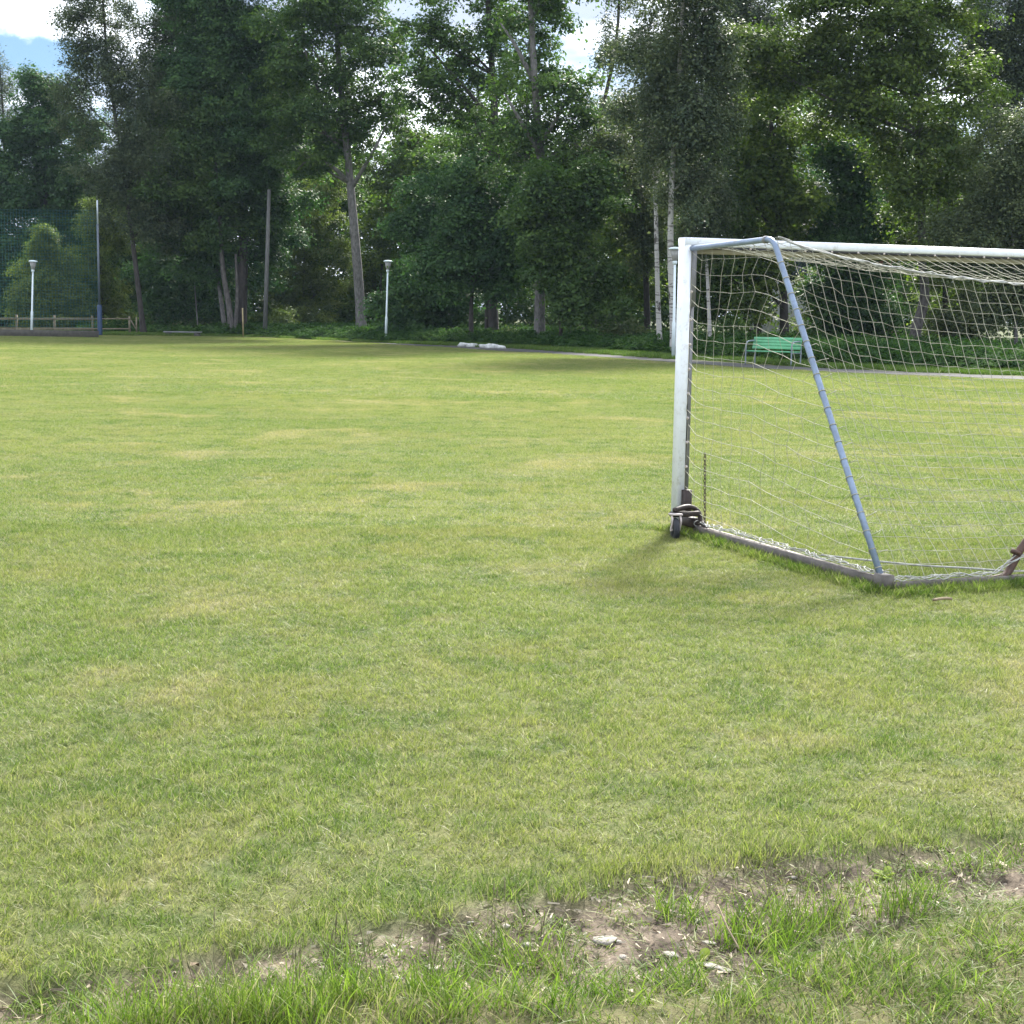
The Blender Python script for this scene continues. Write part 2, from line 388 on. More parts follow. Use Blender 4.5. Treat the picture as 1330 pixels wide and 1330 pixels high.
soil = mixc(nt, ramp(nt, noise(nt, p, 9, 6, 0.65), 0.38, 0.62), (0.048, 0.037, 0.028), (0.165, 0.132, 0.100))
soil = mixc(nt, ramp(nt, noise(nt, p, 26, 5, 0.7), 0.58, 0.68, 0, 0.8), soil, (0.37, 0.32, 0.265))
soil = mixc(nt, ramp(nt, noise(nt, p, 40, 4, 0.7), 0.58, 0.68, 0, 0.8), soil, (0.06, 0.048, 0.04))
wildc = mixc(nt, ramp(nt, noise(nt, p, 11, 5, 0.6), 0.35, 0.65), (0.060, 0.065, 0.025), (0.12, 0.11, 0.055))
forestc = mixc(nt, ramp(nt, noise(nt, p, 0.7, 5, 0.6), 0.35, 0.65), (0.045, 0.050, 0.018), (0.075, 0.095, 0.025))
c = mixc(nt, attr(nt, 'soil'), lawn, soil); c = mixc(nt, attr(nt, 'wild'), c, wildc); c = mixc(nt, attr(nt, 'forest'), c, forestc)
d = N(nt, 'ShaderNodeBsdfPrincipled', Roughness=0.95); d.inputs['Specular IOR Level'].default_value = 0.15
b = N(nt, 'ShaderNodeBump', Strength=0.7, Distance=0.02); nt.links.new(noise(nt, p, 30, 6, 0.7), b.inputs['Height']); nt.links.new(b.outputs[0], d.inputs['Normal'])
nt.links.new(c, d.inputs['Base Color']); nt.links.new(d.outputs[0], out.inputs[0])
me = mesh_np('field', np.stack([gx, gy, gz], 1), [quads], {'soil': (soilv, 'POINT'), 'wild': (wildv, 'POINT'), 'forest': (forest, 'POINT')}, True, [mt])
tag(link('field', me), kind='structure')

mt = solid('path_gravel', (0.042, 0.041, 0.039), 0.95, 0, 0.25, 1.2, 0.3, ((0.09, 0.09, 0.07), 0.5))
a = smooth_path([(x, y, 0.006) for x, y in PNw[3:]], 8); bb = smooth_path([(x, y, 0.006) for x, y in PFw[3:]], 8)
V = np.array([tuple(v) for v in a] + [tuple(v) for v in bb]); n = len(a)
me = mesh_np('path', V, [np.array([(i, i + 1, n + i + 1, n + i) for i in range(n - 1)])], mats=[mt])
tag(link('path', me), kind='structure')

# ------------------------------------------------------------------ grass
def blades(n, rad, h0, h1, wd, lean, bend, square=False, segs=2):
    """n blades rooted within a disc or square; returns V, quads, tris, v (per vertex)"""
    if square: bx = rng.uniform(-rad, rad, n); by = rng.uniform(-rad, rad, n)
    else:
        r = rad * np.sqrt(rng.random(n)); a = rng.uniform(0, 2 * np.pi, n); bx, by = r * np.cos(a), r * np.sin(a)
    h = rng.uniform(h0, h1, n); a = rng.uniform(0, 2 * np.pi, n); tw = rng.uniform(0, 2 * np.pi, n)
    L = np.abs(rng.normal(0, lean, n)); B = rng.uniform(0.2, 1, n) * bend
    dx, dy = np.cos(a), np.sin(a); wx, wy = np.cos(tw) * wd / 2, np.sin(tw) * wd / 2
    wj = rng.uniform(0.6, 1.3, n); wx, wy = wx * wj, wy * wj
    val = rng.random(n)
    ts = np.linspace(0, 1, segs + 1); rows = []
    for t in ts:
        off = h * (L * t + B * t * t); z = h * (t - 0.35 * (L + B) ** 2 * t * t * 0.6) - 0.004
        rows.append((bx + dx * off, by + dy * off, np.maximum(z, -0.004 + 0.004 * t)))
    V = []
    for i in range(segs):
        x, y, z = rows[i]; k = 1 - 0.35 * (i / segs)
        V += [np.stack([x - wx * k, y - wy * k, z], 1), np.stack([x + wx * k, y + wy * k, z], 1)]
    V.append(np.stack(rows[-1], 1))
    nv = len(V); V = np.stack(V, 1).reshape(-1, 3)
    b = np.arange(n)[:, None] * nv
    quads = np.concatenate([b + np.array([2 * i, 2 * i + 1, 2 * i + 3, 2 * i + 2]) for i in range(segs - 1)]) if segs > 1 else np.zeros((0, 4), int)
    tris = b + np.array([2 * segs - 2, 2 * segs - 1, 2 * segs])
    return V, quads, tris, np.repeat(val, nv)
def variant_collection(name, meshes):
    c = bpy.data.collections.new(name)
    for me in meshes:
        o = bpy.data.objects.new(me.name, me); c.objects.link(o)
    return c
def tuft_meshes(name, k, mat, *a, **kw):
    out = []
    for i in range(k):
        V, q, t, v = blades(*a, **kw)
        out.append(mesh_np(name, V, [q, t], {'v': (v, 'POINT')}, mats=[mat]))
    return out
def scatter(name, P, rot, scl, coll, nvar, tilt=0.08):
    """one object whose geometry nodes place the collection's members on its points"""
    me = bpy.data.meshes.new(name); P = np.asarray(P, np.float32)
    me.vertices.add(len(P)); me.vertices.foreach_set('co', P.ravel())
    def at_(k, t, arr, f):
        a = me.attributes.new(k, t, 'POINT'); a.data.foreach_set(f, np.asarray(arr).ravel())
    R = np.stack([rng.normal(0, tilt, len(P)), rng.normal(0, tilt, len(P)), rot], 1).astype(np.float32)
    at_('rot', 'FLOAT_VECTOR', R, 'vector'); at_('scl', 'FLOAT_VECTOR', np.asarray(scl, np.float32), 'vector')
    at_('pick', 'INT', rng.integers(0, nvar, len(P)).astype(np.int32), 'value')
    o = link(name, me)
    ng = bpy.data.node_groups.new(name, 'GeometryNodeTree')
    ng.interface.new_socket('Geometry', in_out='INPUT', socket_type='NodeSocketGeometry')
    ng.interface.new_socket('Geometry', in_out='OUTPUT', socket_type='NodeSocketGeometry')
    gi = ng.nodes.new('NodeGroupInput'); go = ng.nodes.new('NodeGroupOutput')
    ci = ng.nodes.new('GeometryNodeCollectionInfo'); ci.inputs['Collection'].default_value = coll
    ci.inputs['Separate Children'].default_value = True; ci.inputs['Reset Children'].default_value = True
    ip = ng.nodes.new('GeometryNodeInstanceOnPoints'); ip.inputs['Pick Instance'].default_value = True
    def na(k, t):
        n = ng.nodes.new('GeometryNodeInputNamedAttribute'); n.data_type = t; n.inputs['Name'].default_value = k; return n.outputs[0]
    e2r = ng.nodes.new('FunctionNodeEulerToRotation')
    L = ng.links.new
    L(gi.outputs[0], ip.inputs['Points']); L(ci.outputs[0], ip.inputs['Instance']); L(na('pick', 'INT'), ip.inputs['Instance Index'])
    L(na('rot', 'FLOAT_VECTOR'), e2r.inputs[0]); L(e2r.outputs[0], ip.inputs['Rotation']); L(na('scl', 'FLOAT_VECTOR'), ip.inputs['Scale'])
    L(ip.outputs[0], go.inputs[0])
    md = o.modifiers.new('scatter', 'NODES'); md.node_group = ng
    return o
def grid_pts(y0, y1, step, half=lambda y: 0.40 * y + 2.2, jit=0.5):
    out = []
    for y in np.arange(y0, y1, step):
        hw = half(y); x = np.arange(-hw, hw, step); out.append(np.stack([x, np.full(len(x), y)], 1))
    P = np.concatenate(out); return P + rng.uniform(-jit, jit, P.shape) * step

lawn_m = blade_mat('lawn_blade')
# near lawn: small tufts
P = grid_pts(2.4, 10.0, 0.056)
s_, w_ = soilness(P[:, 0], P[:, 1])
keep = (s_ + w_) < rng.uniform(0.35, 0.6, len(P))
P = P[keep]; n = len(P)
z = gheight(P[:, 0], P[:, 1])
hs = 0.62 + 0.75 * vnoise(P[:, 0], P[:, 1], 0.35, 31, 3) + rng.uniform(-0.15, 0.15, n)
rimf = soilness(P[:, 0], P[:, 1] - 0.10)[0]; hs = hs * (1 + 0.7 * rimf)
# the uncut rim along the strip and under the goal's ground bars stands a little higher
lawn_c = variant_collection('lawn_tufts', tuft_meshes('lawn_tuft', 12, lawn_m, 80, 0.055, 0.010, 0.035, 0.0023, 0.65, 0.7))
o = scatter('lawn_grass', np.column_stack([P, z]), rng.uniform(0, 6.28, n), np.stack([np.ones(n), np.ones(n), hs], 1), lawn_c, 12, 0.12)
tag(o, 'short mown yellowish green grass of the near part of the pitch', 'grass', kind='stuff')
# middle and far lawn: square pieces of turf
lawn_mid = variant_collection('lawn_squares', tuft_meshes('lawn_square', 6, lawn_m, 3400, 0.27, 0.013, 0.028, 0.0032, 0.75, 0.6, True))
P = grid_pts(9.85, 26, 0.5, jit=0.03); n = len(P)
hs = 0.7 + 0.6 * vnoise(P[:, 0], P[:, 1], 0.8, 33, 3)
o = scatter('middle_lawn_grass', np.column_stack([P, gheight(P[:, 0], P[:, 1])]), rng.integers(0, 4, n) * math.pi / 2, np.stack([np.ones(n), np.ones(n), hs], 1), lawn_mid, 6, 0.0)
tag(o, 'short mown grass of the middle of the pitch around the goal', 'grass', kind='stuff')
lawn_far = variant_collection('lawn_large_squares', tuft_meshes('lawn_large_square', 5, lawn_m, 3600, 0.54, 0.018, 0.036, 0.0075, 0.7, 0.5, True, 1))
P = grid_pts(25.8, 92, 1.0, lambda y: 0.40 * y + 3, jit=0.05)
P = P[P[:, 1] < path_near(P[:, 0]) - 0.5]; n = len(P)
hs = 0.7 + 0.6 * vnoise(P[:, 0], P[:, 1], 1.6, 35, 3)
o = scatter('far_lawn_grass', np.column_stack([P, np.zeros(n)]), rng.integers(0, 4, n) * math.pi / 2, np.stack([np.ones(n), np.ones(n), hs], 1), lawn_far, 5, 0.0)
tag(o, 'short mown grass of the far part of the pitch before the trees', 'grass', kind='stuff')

# rough grass of the strip in front
wild_m = blade_mat('wild_blade', ((0.088, 0.150, 0.022), 0.55), 0.14, 0.42)
thin_m = blade_mat('thin_blade', ((0.165, 0.185, 0.050), 0.6), 0.22, 0.4)
P = grid_pts(2.3, 7.0, 0.052)
s_, w_ = soilness(P[:, 0], P[:, 1]); px, py = project(P[:, 0], P[:, 1])
clump = vnoise(P[:, 0], P[:, 1], 0.28, 41, 3)
dens = w_ * np.interp(clump, [0.3, 0.45, 0.6], [0.95, 1.0, 1.0]) + s_ * np.interp(clump, [0.31, 0.43, 0.55], [0.20, 0.80, 1.0])
keep = (rng.random(len(P)) < dens) & ((s_ + w_) > 0.3)
P = P[keep]; s_ = s_[keep]; w_ = w_[keep]; clump = clump[keep]; px = px[keep]; py = py[keep]; n = len(P)
right = np.clip((px - 980) / 200, 0, 1) * np.clip((1330 - py) / 60 + 0.3, 0, 1)          # thin low growth at the right
tall = np.interp(clump, [0.35, 0.70], [0.75, 1.45]) * (1 - 0.25 * right) * (0.6 + 0.4 * w_)
bottom = np.clip((py - 1285) / 40, 0, 1.2) * np.clip((700 - px) / 300, 0, 1)
tall = tall * 0.85 * (1 + 0.25 * bottom) * rng.uniform(0.7, 1.25, n)
wild_c = variant_collection('wild_tufts', tuft_meshes('wild_tuft', 8, wild_m, 44, 0.05, 0.015, 0.068, 0.0027, 0.55, 0.8, segs=3)
                            + tuft_meshes('thin_tuft', 6, thin_m, 36, 0.055, 0.015, 0.045, 0.0026, 0.8, 0.7, segs=2))
o = scatter('wild_grass', np.column_stack([P, gheight(P[:, 0], P[:, 1]) - 0.004]), rng.uniform(0, 6.28, n), np.stack([np.ones(n), np.ones(n), tall], 1), wild_c, 14, 0.15)
# pick thin tufts on the right
pk = np.empty(n, np.int32); o.data.attributes['pick'].data.foreach_get('value', pk)
usethin = rng.random(n) < np.clip(0.15 + 0.75 * right + 0.3 * s_, 0, 1)
pk = np.where(usethin, 8 + rng.integers(0, 6, n), rng.integers(0, 8, n)).astype(np.int32)
o.data.attributes['pick'].data.foreach_set('value', pk)
tag(o, 'uneven rough grass growing in and below the bare strip', 'grass', kind='stuff')

# taller separate clumps and dark seed stalks
def stalks(n):
    V = []; Q = []; T = []; vv = []
    k = 0
    for i in range(n):
        a = random.uniform(0, 6.28); r = random.uniform(0, 0.07); b = Vector((math.cos(a) * r, math.sin(a) * r, 0)); h = random.uniform(0.10, 0.20)
        le = Vector((random.gauss(0, 0.12), random.gauss(0, 0.12), 0))
        pts = [b, b + Vector((0, 0, h * .5)) + le * h * .3, b + Vector((0, 0, h * .84)) + le * h * .8, b + Vector((0, 0, h * .88)) + le * h * .85, b + Vector((0, 0, h)) + le * h]
        v, f = tube_geo(pts, [0.0011, 0.0010, 0.0009, 0.0024, 0.0008], 4)
        V += [tuple(x) for x in v]; Q += [[j + k for j in q] for q in f]; k += len(v); vv += [0.3] * len(v)
    return mesh_np('seed_stalks', np.array(V), [np.array(Q)], {'v': (np.array(vv), 'POINT')}, mats=[M_stalk])
M_stalk = solid('seed_stalk', (0.15, 0.14, 0.07), 0.8, 0, 0.3, 30)
CL = [(950, 1205, 1.15), (965, 1200, 1.0), (1030, 1195, 1.2), (1050, 1185, 1.25), (1020, 1215, 1.0), (1075, 1178, 1.2), (1100, 1165, 1.0), (1165, 1175, 1.1), (1185, 1172, 1.15), (1245, 1118, .7), (1285, 1112, .8),
      (1320, 1100, .7), (872, 1175, .95), (885, 1180, .85), (700, 1238, 1.0), (712, 1245, .95), (640, 1225, .8), (655, 1250, .9), (560, 1290, 1.0), (575, 1300, 1.0), (890, 1262, .8), (870, 1255, .8),
      (480, 1300, 1.0), (440, 1312, 1.1), (400, 1322, 1.1), (360, 1326, 1.2), (320, 1332, 1.2), (260, 1334, 1.15), (220, 1336, 1.2), (180, 1338, 1.1), (145, 1340, 1.0), (290, 1342, 1.2), (340, 1345, 1.2), (405, 1348, 1.2),
      (600, 1330, .9), (660, 1320, .9), (720, 1325, .8), (1000, 1250, .8), (1035, 1262, .7), (1290, 1240, .6), (1240, 1280, .7), (1190, 1270, .6), (1010, 1215, 1.0), (985, 1180, .9), (620, 1215, .6), (450, 1235, .55),
      (760, 1290, .8), (820, 1300, .8), (960, 1310, .7), (1100, 1290, .6), (60, 1290, .6), (130, 1285, .6), (1130, 1140, .7), (1210, 1150, .7)]
Pc = np.array([tuple(gnd(a, b_))[:2] for a, b_, _ in CL]); sc_ = np.array([c for *_, c in CL])
tall_m = blade_mat('tall_blade', ((0.105, 0.175, 0.022), 0.65), 0.10, 0.45)
tall_c = variant_collection('tall_tufts', tuft_meshes('tall_tuft', 7, tall_m, 64, 0.06, 0.03, 0.135, 0.0027, 0.34, 0.6, segs=4))
nC = len(Pc)
o = scatter('tall_grass', np.column_stack([Pc, gheight(Pc[:, 0], Pc[:, 1]) - 0.004]), rng.uniform(0, 6.28, nC), np.stack([np.ones(nC), np.ones(nC), sc_], 1), tall_c, 7, 0.06)
tag(o, 'taller bright green grass clumps standing along the bare strip', 'grass', kind='stuff')
st_c = variant_collection('stalk_groups', [stalks(3) for _ in range(5)])
SP = [(1020, 1190), (1060, 1170), (960, 1190), (905, 1170), (1095, 1150), (1180, 1160), (1320, 1100), (700, 1235), (640, 1220), (380, 1310), (260, 1320), (480, 1290), (560, 1280), (1000, 1160), (430, 1300)]
Pc = np.array([tuple(gnd(*q))[:2] for q in SP]); nC = len(Pc)
o = scatter('seed_stalks', np.column_stack([Pc, gheight(Pc[:, 0], Pc[:, 1]) - 0.003]), rng.uniform(0, 6.28, nC), np.stack([np.ones(nC)] * 2 + [rng.uniform(.75, 1.1, nC)], 1), st_c, 5, 0.1)
tag(o, 'thin dark seed stalks standing among the rough grass', 'grass', kind='stuff')

# dry straw and flakes lying in the strip
V = []; Q = []; k = 0
P = grid_pts(2.4, 6.4, 0.03); s_, w_ = soilness(P[:, 0], P[:, 1]); P = P[(s_ > 0.5) & (rng.random(len(P)) < 0.6)]
L = rng.uniform(0.008, 0.035, len(P)); a = rng.uniform(0, 6.28, len(P)); wd = rng.uniform(0.0012, 0.004, len(P)); z = gheight(P[:, 0], P[:, 1]) + rng.uniform(0.003, 0.010, len(P))
d1 = np.stack([np.cos(a), np.sin(a)], 1); d2 = np.stack([-np.sin(a), np.cos(a)], 1)
c4 = []
for sx, sy in ((-1, -1), (1, -1), (1, 1), (-1, 1)):
    q = P + d1 * (L * sx / 2)[:, None] + d2 * (wd * sy / 2)[:, None]
    c4.append(np.column_stack([q, z + rng.uniform(-.006, .006, len(P)) * 1.0]))
V = np.stack(c4, 1).reshape(-1, 3); Q = np.arange(len(V)).reshape(-1, 4)
mt, nt, out = newmat('dry_straw'); c = mixc(nt, attr(nt, 'v'), (0.14, 0.105, 0.07), (0.42, 0.36, 0.27)); d = N(nt, 'ShaderNodeBsdfPrincipled', Roughness=0.8)
nt.links.new(c, d.inputs['Base Color']); nt.links.new(d.outputs[0], out.inputs[0])
me = mesh_np('dry_straw', V, [Q], {'v': (np.repeat(rng.random(len(P)), 4), 'POINT')}, mats=[mt])
tag(link('dry_straw', me), 'bits of dry straw and stems scattered over the bare strip', 'straw', kind='stuff')

# flat pale stones
def stone(name, px, py, sx, sy, sz, label, group=None, mat='pebble', seed=0):
    r = random.Random(seed); c = gnd(px, py); z = float(gheight(np.array([c.x]), np.array([c.y]))[0])
    nlat, nlon = 5, 9; V = []; 
    for i in range(nlat + 1):
        th = math.pi * i / nlat
        for j in range(nlon):
            ph = 2 * math.pi * j / nlon
            k = 1 + 0.22 * math.sin(ph * 2 + seed) + 0.14 * math.sin(ph * 3 + seed * 1.7) + r.uniform(-.24, .24)
            zz = math.cos(th); zz = math.copysign(abs(zz) ** 0.6, zz)
            V.append((sx * k * math.sin(th) ** 0.7 * math.cos(ph), sy * k * math.sin(th) ** 0.7 * math.sin(ph), sz * zz + r.uniform(-.05, .05) * sz))
    Fq = [(i * nlon + j, i * nlon + (j + 1) % nlon, (i + 1) * nlon + (j + 1) % nlon, (i + 1) * nlon + j) for i in range(nlat) for j in range(nlon)]
    o = link(name, mesh_np(name, np.array(V), [np.array(Fq)], smooth=False, mats=[M[mat]]))
    o.location = (c.x, c.y, z + sz * 0.45); o.rotation_euler = (r.uniform(-.12, .12), r.uniform(-.12, .12), r.uniform(0, 6))
    return tag(o, label, 'stone', group)
G = 'pale stones in the bare strip'
for i, (px, py, s, lab) in enumerate([(560, 1237, .036, 'leftmost larger pale flat stone in the bare strip, beside tall grass'), (785, 1207, .05, 'broad flat pale stone lying at the middle of the bare strip'),
        (803, 1206, .018, 'small pale stone touching the right end of the broad flat stone'), (872, 1222, .03, 'pale rounded flat stone left of the light leafy weed'),
        (922, 1203, .026, 'pale stone just behind the light leafy weed'), (985, 1203, .034, 'long pale stone behind the clumps right of the leafy weed'), (942, 1246, .03, 'pale stone in front of the leafy weed on sandy soil'),
        (925, 1236, .04, 'flat sandy stone right beside the leafy weed')]):
    stone('flat_stone', px, py, s * .62, s * .42, s * .10, lab, G, seed=i + 3)
for i in range(34):
    px = random.uniform(430, 1120); py = np.interp(px, TX, TY) + random.uniform(25, 95); s = random.uniform(.005, .014)
    stone('pebble', px, py, s, s * .7, s * .4, 'small pale pebble lying loose on the bare soil strip', 'pebbles on the bare strip', seed=i + 50)

# light green leafy weed
def leafy_weed(px, py, n, L, label, mat):
    c = gnd(px, py); c.z = float(gheight(np.array([c.x]), np.array([c.y]))[0])
    V = []; Q = []
    for i in range(n):
        a = i * 2.4 + random.uniform(-.3, .3); l = L * random.uniform(.7, 1.1); up = random.uniform(.35, 1.1); k = len(V)
        d = Vector((math.cos(a), math.sin(a), 0)); s = Vector((-math.sin(a), math.cos(a), 0))
        for t, wv in ((0, .08), (.3, .16), (.55, .30), (.8, .24), (1, .04)):
            p = d * l * t + Vector((0, 0, l * (up * t - .45 * up * t * t))); 
            V += [p - s * wv * l + Vector((0, 0, .05 * l)), p, p + s * wv * l + Vector((0, 0, .05 * l))]
        for j in range(4):
            b = k + j * 3; Q += [(b, b + 1, b + 4, b + 3), (b + 1, b + 2, b + 5, b + 4)]
    me = mesh_np('leafy_weed', np.array([tuple(v) for v in V]), [np.array(Q)], {'v': (np.full(len(V), .8), 'POINT'), 'w': (np.full(len(V), .8), 'POINT')}, True, [mat])
    o = link('leafy_weed', me); o.location = c
    return tag(o, label, 'weed')
bright = leaf_mat('leaf_bright', (0.12, 0.18, 0.03), (0.15, 0.21, 0.035), 0.4)
leafy_weed(912, 1228, 5, .04, 'light yellow green leafy weed at the middle of the bare strip', bright)
leafy_weed(1150, 1120, 8, .035, 'bright leafy weed behind the tall grass clumps on the right of the strip', bright)

def stick(name, pts, r, label, cat, mat='twig'):
    o0 = pts[0]; mb = MB(); mb.tube(smooth_path(pts, 4), r, 5)
    return tag(mb.build(name, M[mat], origin=o0), label, cat)
p0 = gnd(925, 1180, .05); stick('dry_weed', [gnd(932, 1175, .07), gnd(945, 1205, .035), gnd(960, 1232, .005)], .0022, 'thin dark dry stem leaning over the stones near the leafy weed', 'stem')
p0 = gnd(1226, 778)
stick('dry_twig', [gnd(1212, 779, .024), gnd(1222, 777.5, .026), gnd(1230, 777, .030), gnd(1236, 778, .026)], .008, 'small curled piece of bark lying on the grass before the goal', 'bark piece')

# ------------------------------------------------------------------ goal
GO = Vector((1.105, 10.06, 0)); YAW = 0.374; GH = 1.975; GD = 2.36; GT = 1.10; GW = 5.0
ax = Vector((math.cos(YAW), math.sin(YAW), 0)); bk = Vector((math.sin(YAW), -math.cos(YAW), 0)); uz = Vector((0, 0, 1))
goal = empty('football_goal', GO, 'white wheeled football goal with net standing on the grass pitch', 'football goal')
def gp(a, b_, z): return GO + ax * a + bk * b_ + uz * z
TH = 0.052; IN = 0.045; DP = 0.105
def post(side):
    """side 0: the left post (outer face at a=0), 1: the other one"""
    s = 1 if side == 0 else -1; a0 = 0 if side == 0 else GW
    mb = MB(); mb.box(gp(a0 + s * TH / 2, 0, (GH + .05) / 2), uz * (GH - .05), ax * TH, bk * DP, .010)
    P = mb.build('post', M['white'], goal)
    mb = MB(); mb.box(gp(a0 + s * (TH + IN / 2), -.018, .05 + (GH - .1) / 2 - .02), uz * (GH - .14), ax * IN, bk * (DP - .036))
    mb.build('inner_profile', M['alu'], P)
    mb = MB(); mb.box(gp(a0 + s * (TH + .006), .022, 0.95), uz * 1.7, ax * .010, bk * .030); mb.build('net_slot', M['slot'], P)
    mb = MB(); mb.box(gp(a0 + s * (TH + .024), .024, 1.72), uz * .40, ax * .040, bk * .030)
    mb.build('corner_plate', M['alu'], P)
    for z in [.28 + .165 * i for i in range(8)] + [1.62]:
        mb = MB(); mb.lathe(gp(a0 + s * (TH + .008), .036, z), bk, [(.008, 0), (.011, .006), (.009, .014), (.003, .018)], 8); mb.build('net_clip', M['rim'], P)
post(0); post(1)
mb = MB(); mb.box(gp(GW / 2, 0, GH - TH / 2), ax * (GW - .004), bk * (DP + .004), uz * (TH + .004), .010); XB = mb.build('crossbar', M['white'], goal)
mb = MB(); mb.box(gp(GW / 2, -.02, GH - TH - IN / 2 - .003), ax * (GW - 2 * TH - .004), bk * (DP - .040), uz * IN); mb.build('lower_profile', M['tan'], XB)
mb = MB(); mb.box(gp(GW / 2, .022, GH - TH - .010), ax * (GW - 2 * TH - .01), bk * .045, uz * .016); mb.build('net_slot', M['slot'], XB)
for i in range(20):
    a_ = .5 + i * .215
    mb = MB(); mb.lathe(gp(a_, .034, GH - TH - .010), bk, [(.006, 0), (.010, .006), (.008, .014), (.003, .018)], 8); mb.build('net_clip', M['rim'], XB)
ZT = 1.925; net = MB()
def stay(side):
    a0 = .05 if side == 0 else GW - .05
    A = gp(a0, .05, ZT - .02); Bp = gp(a0, GT - .02, ZT); C = gp(a0, GD - .03, .06)
    d1 = (Bp - A).normalized(); d2 = (C - Bp).normalized(); r = .07
    pts = [A, A + (Bp - A) * .5]
    P0 = Bp - d1 * r; P1 = Bp + d2 * r
    for i in range(9):
        t = i / 8; pts.append(P0 * (1 - t) ** 2 + Bp * 2 * t * (1 - t) + P1 * t * t)
    pts += [P1 + (C - P1) * t for t in (.25, .5, .75, 1)]
    mb = MB(); mb.tube(pts, .0180, 14); S = mb.build('stay_tube', M['galv'], goal, True)
    # lashings of net cord round the tube
    mb = MB(); hel = []
    for i in range(19 * 12 + 1):
        u = i / 12; fr = u - int(u)
        t = .05 + (int(u) + max(0, (fr - .6) / .4)) / 19.6; c = P1 + (C - P1) * t; an = 2 * math.pi * u
        hel.append(c + (ax * math.cos(an) + d2.cross(ax) * math.sin(an)) * (.0208))
    mb.tube(hel, .0026, 5)
    for i in range(19):
        c = P1 + (C - P1) * (.06 + i / 19.6)
        net.tube([c + ax * .021, c + ax * .06 + uz * .012, c + ax * random.uniform(.075, .11) + uz * random.uniform(0, .03)], .0026, 4)
    mb.build('lashing', M['net'], S)
    # collar at the bend
    mb = MB(); mb.tube([Bp - d1 * .10, Bp - d1 * .07], .023, 12); mb.build('clamp', M['alu'], S)
    return S
stay(0); stay(1)
def ground_bar(side):
    a0 = .055 if side == 0 else GW - .055
    mb = MB(); mb.box(gp(a0, .22 + (GD - .22) / 2, .040), bk * (GD - .22), ax * .05, uz * .062, .008)
    mb.build('ground_bar', M['bar'], goal)
    mb = MB(); mb.box(gp(a0, GD - .02, .052), bk * .10, ax * .062, uz * .085, .006); mb.build('corner_shoe', M['bar'], goal)
ground_bar(0); ground_bar(1)
mb = MB(); mb.box(gp(GW / 2, GD + .012, .030), ax * (GW - .17), bk * .05, uz * .042, .006); mb.build('rear_bar', M['bar'], goal)
# wheel with its bracket at the foot of the post
def wheel_set(side):
    s = 1 if side == 0 else -1; a0 = 0 if side == 0 else GW
    mb = MB()
    mb.box(gp(a0 + s * .055, .075, .19), uz * .20, ax * .058, bk * .055, .006)
    mb.box(gp(a0 + s * .045, .13, .085), bk * .22, ax * .07, uz * .065, .006)
    mb.box(gp(a0 - s * .06, .27, .155), ax * .20, bk * .05, uz * .035, .005)
    mb.tube(smooth_path([gp(a0 - s * .15, .29, .185), gp(a0 - s * .03, .25, .20), gp(a0 + s * .05, .24, .17), gp(a0 + s * .065, .28, .095), gp(a0 + s * .06, .36, .07)], 5), .017, 8)
    br = mb.build('wheel_bracket', M['rust'], goal, True)
    hub = gp(a0 - s * .15, .31, .068)
    axl = (ax * .93 + bk * .26).normalized()
    R = .083
    mb = MB(); prof = []
    for k in range(11):
        t = math.pi * k / 10; prof.append((R - .022 + .022 * math.sin(t) ** .7, -.019 * math.cos(t)))
    prof = [(R - .04, -.017)] + prof + [(R - .04, .017), (R - .04, -.017)]
    mb.lathe(hub - uz * 0.012, axl, prof, 28); W = mb.build('wheel', M['rubber'], goal, True)
    mb = MB(); mb.lathe(hub - uz * .012, axl, [(.0, -.015), (R - .0395, -.013), (R - .0395, .013), (0, .015)], 20); mb.build('rim', M['rim'], W)
    mb = MB()
    for sg in (-1, 1):
        o_ = hub + axl * sg * .028
        mb.tube(smooth_path([o_ - uz * .012, o_ + uz * .05 + bk * .02, o_ + uz * .095 - bk * .0], 4), .0075, 6)
    mb.tube([hub - axl * .034 - uz * .012, hub + axl * .034 - uz * .012], .008, 8)
    mb.box(hub + uz * .093, axl * .075, bk * .05, uz * .012)
    mb.build('fork', M['rim'], W)
    # white loop of cord on the bracket
    mb = MB(); c = gp(a0 + s * .055, .225, .085)
    mb.tube([c + (ax * math.cos(t) * .035 + uz * math.sin(t) * .020 + bk * .03) for t in np.linspace(.6, 5.9, 14)], .0035, 5); mb.build('cord_loop', M['hem'], br)
wheel_set(0); wheel_set(1)
# chain hanging beside the post
mb = MB()
c0 = gp(.06, .30, .56); c1 = gp(.06, .33, .08); nl = 20
for i in range(nl):
    c = c0 + (c1 - c0) * ((i + .5) / nl); e = ax if i % 2 else bk
    mb.tube([c + e * .008 * math.cos(t) + uz * .017 * math.sin(t) for t in np.linspace(0, 2 * math.pi, 11)], .0028, 5, False)
mb.build('chain', M['chain'], goal)
# brown lifting handle on the rear bar
h0 = gnd(1326, 757, .05); a_h = (h0 - GO).dot(ax)
mb = MB(); mb.tube(smooth_path([gp(a_h - .02, GD, .03), gp(a_h + .07, GD, .045), gp(a_h + .13, GD - .01, .10), gp(a_h + .19, GD - .01, .20), gp(a_h + .27, GD - .01, .27), gp(a_h + .42, GD - .01, .29)], 6), .022, 10)
mb.tube([gp(a_h + .145, GD - .01, .165), gp(a_h + .155, GD - .01, .185)], .029, 10)
mb.build('lifting_handle', M['handle'], goal, True)

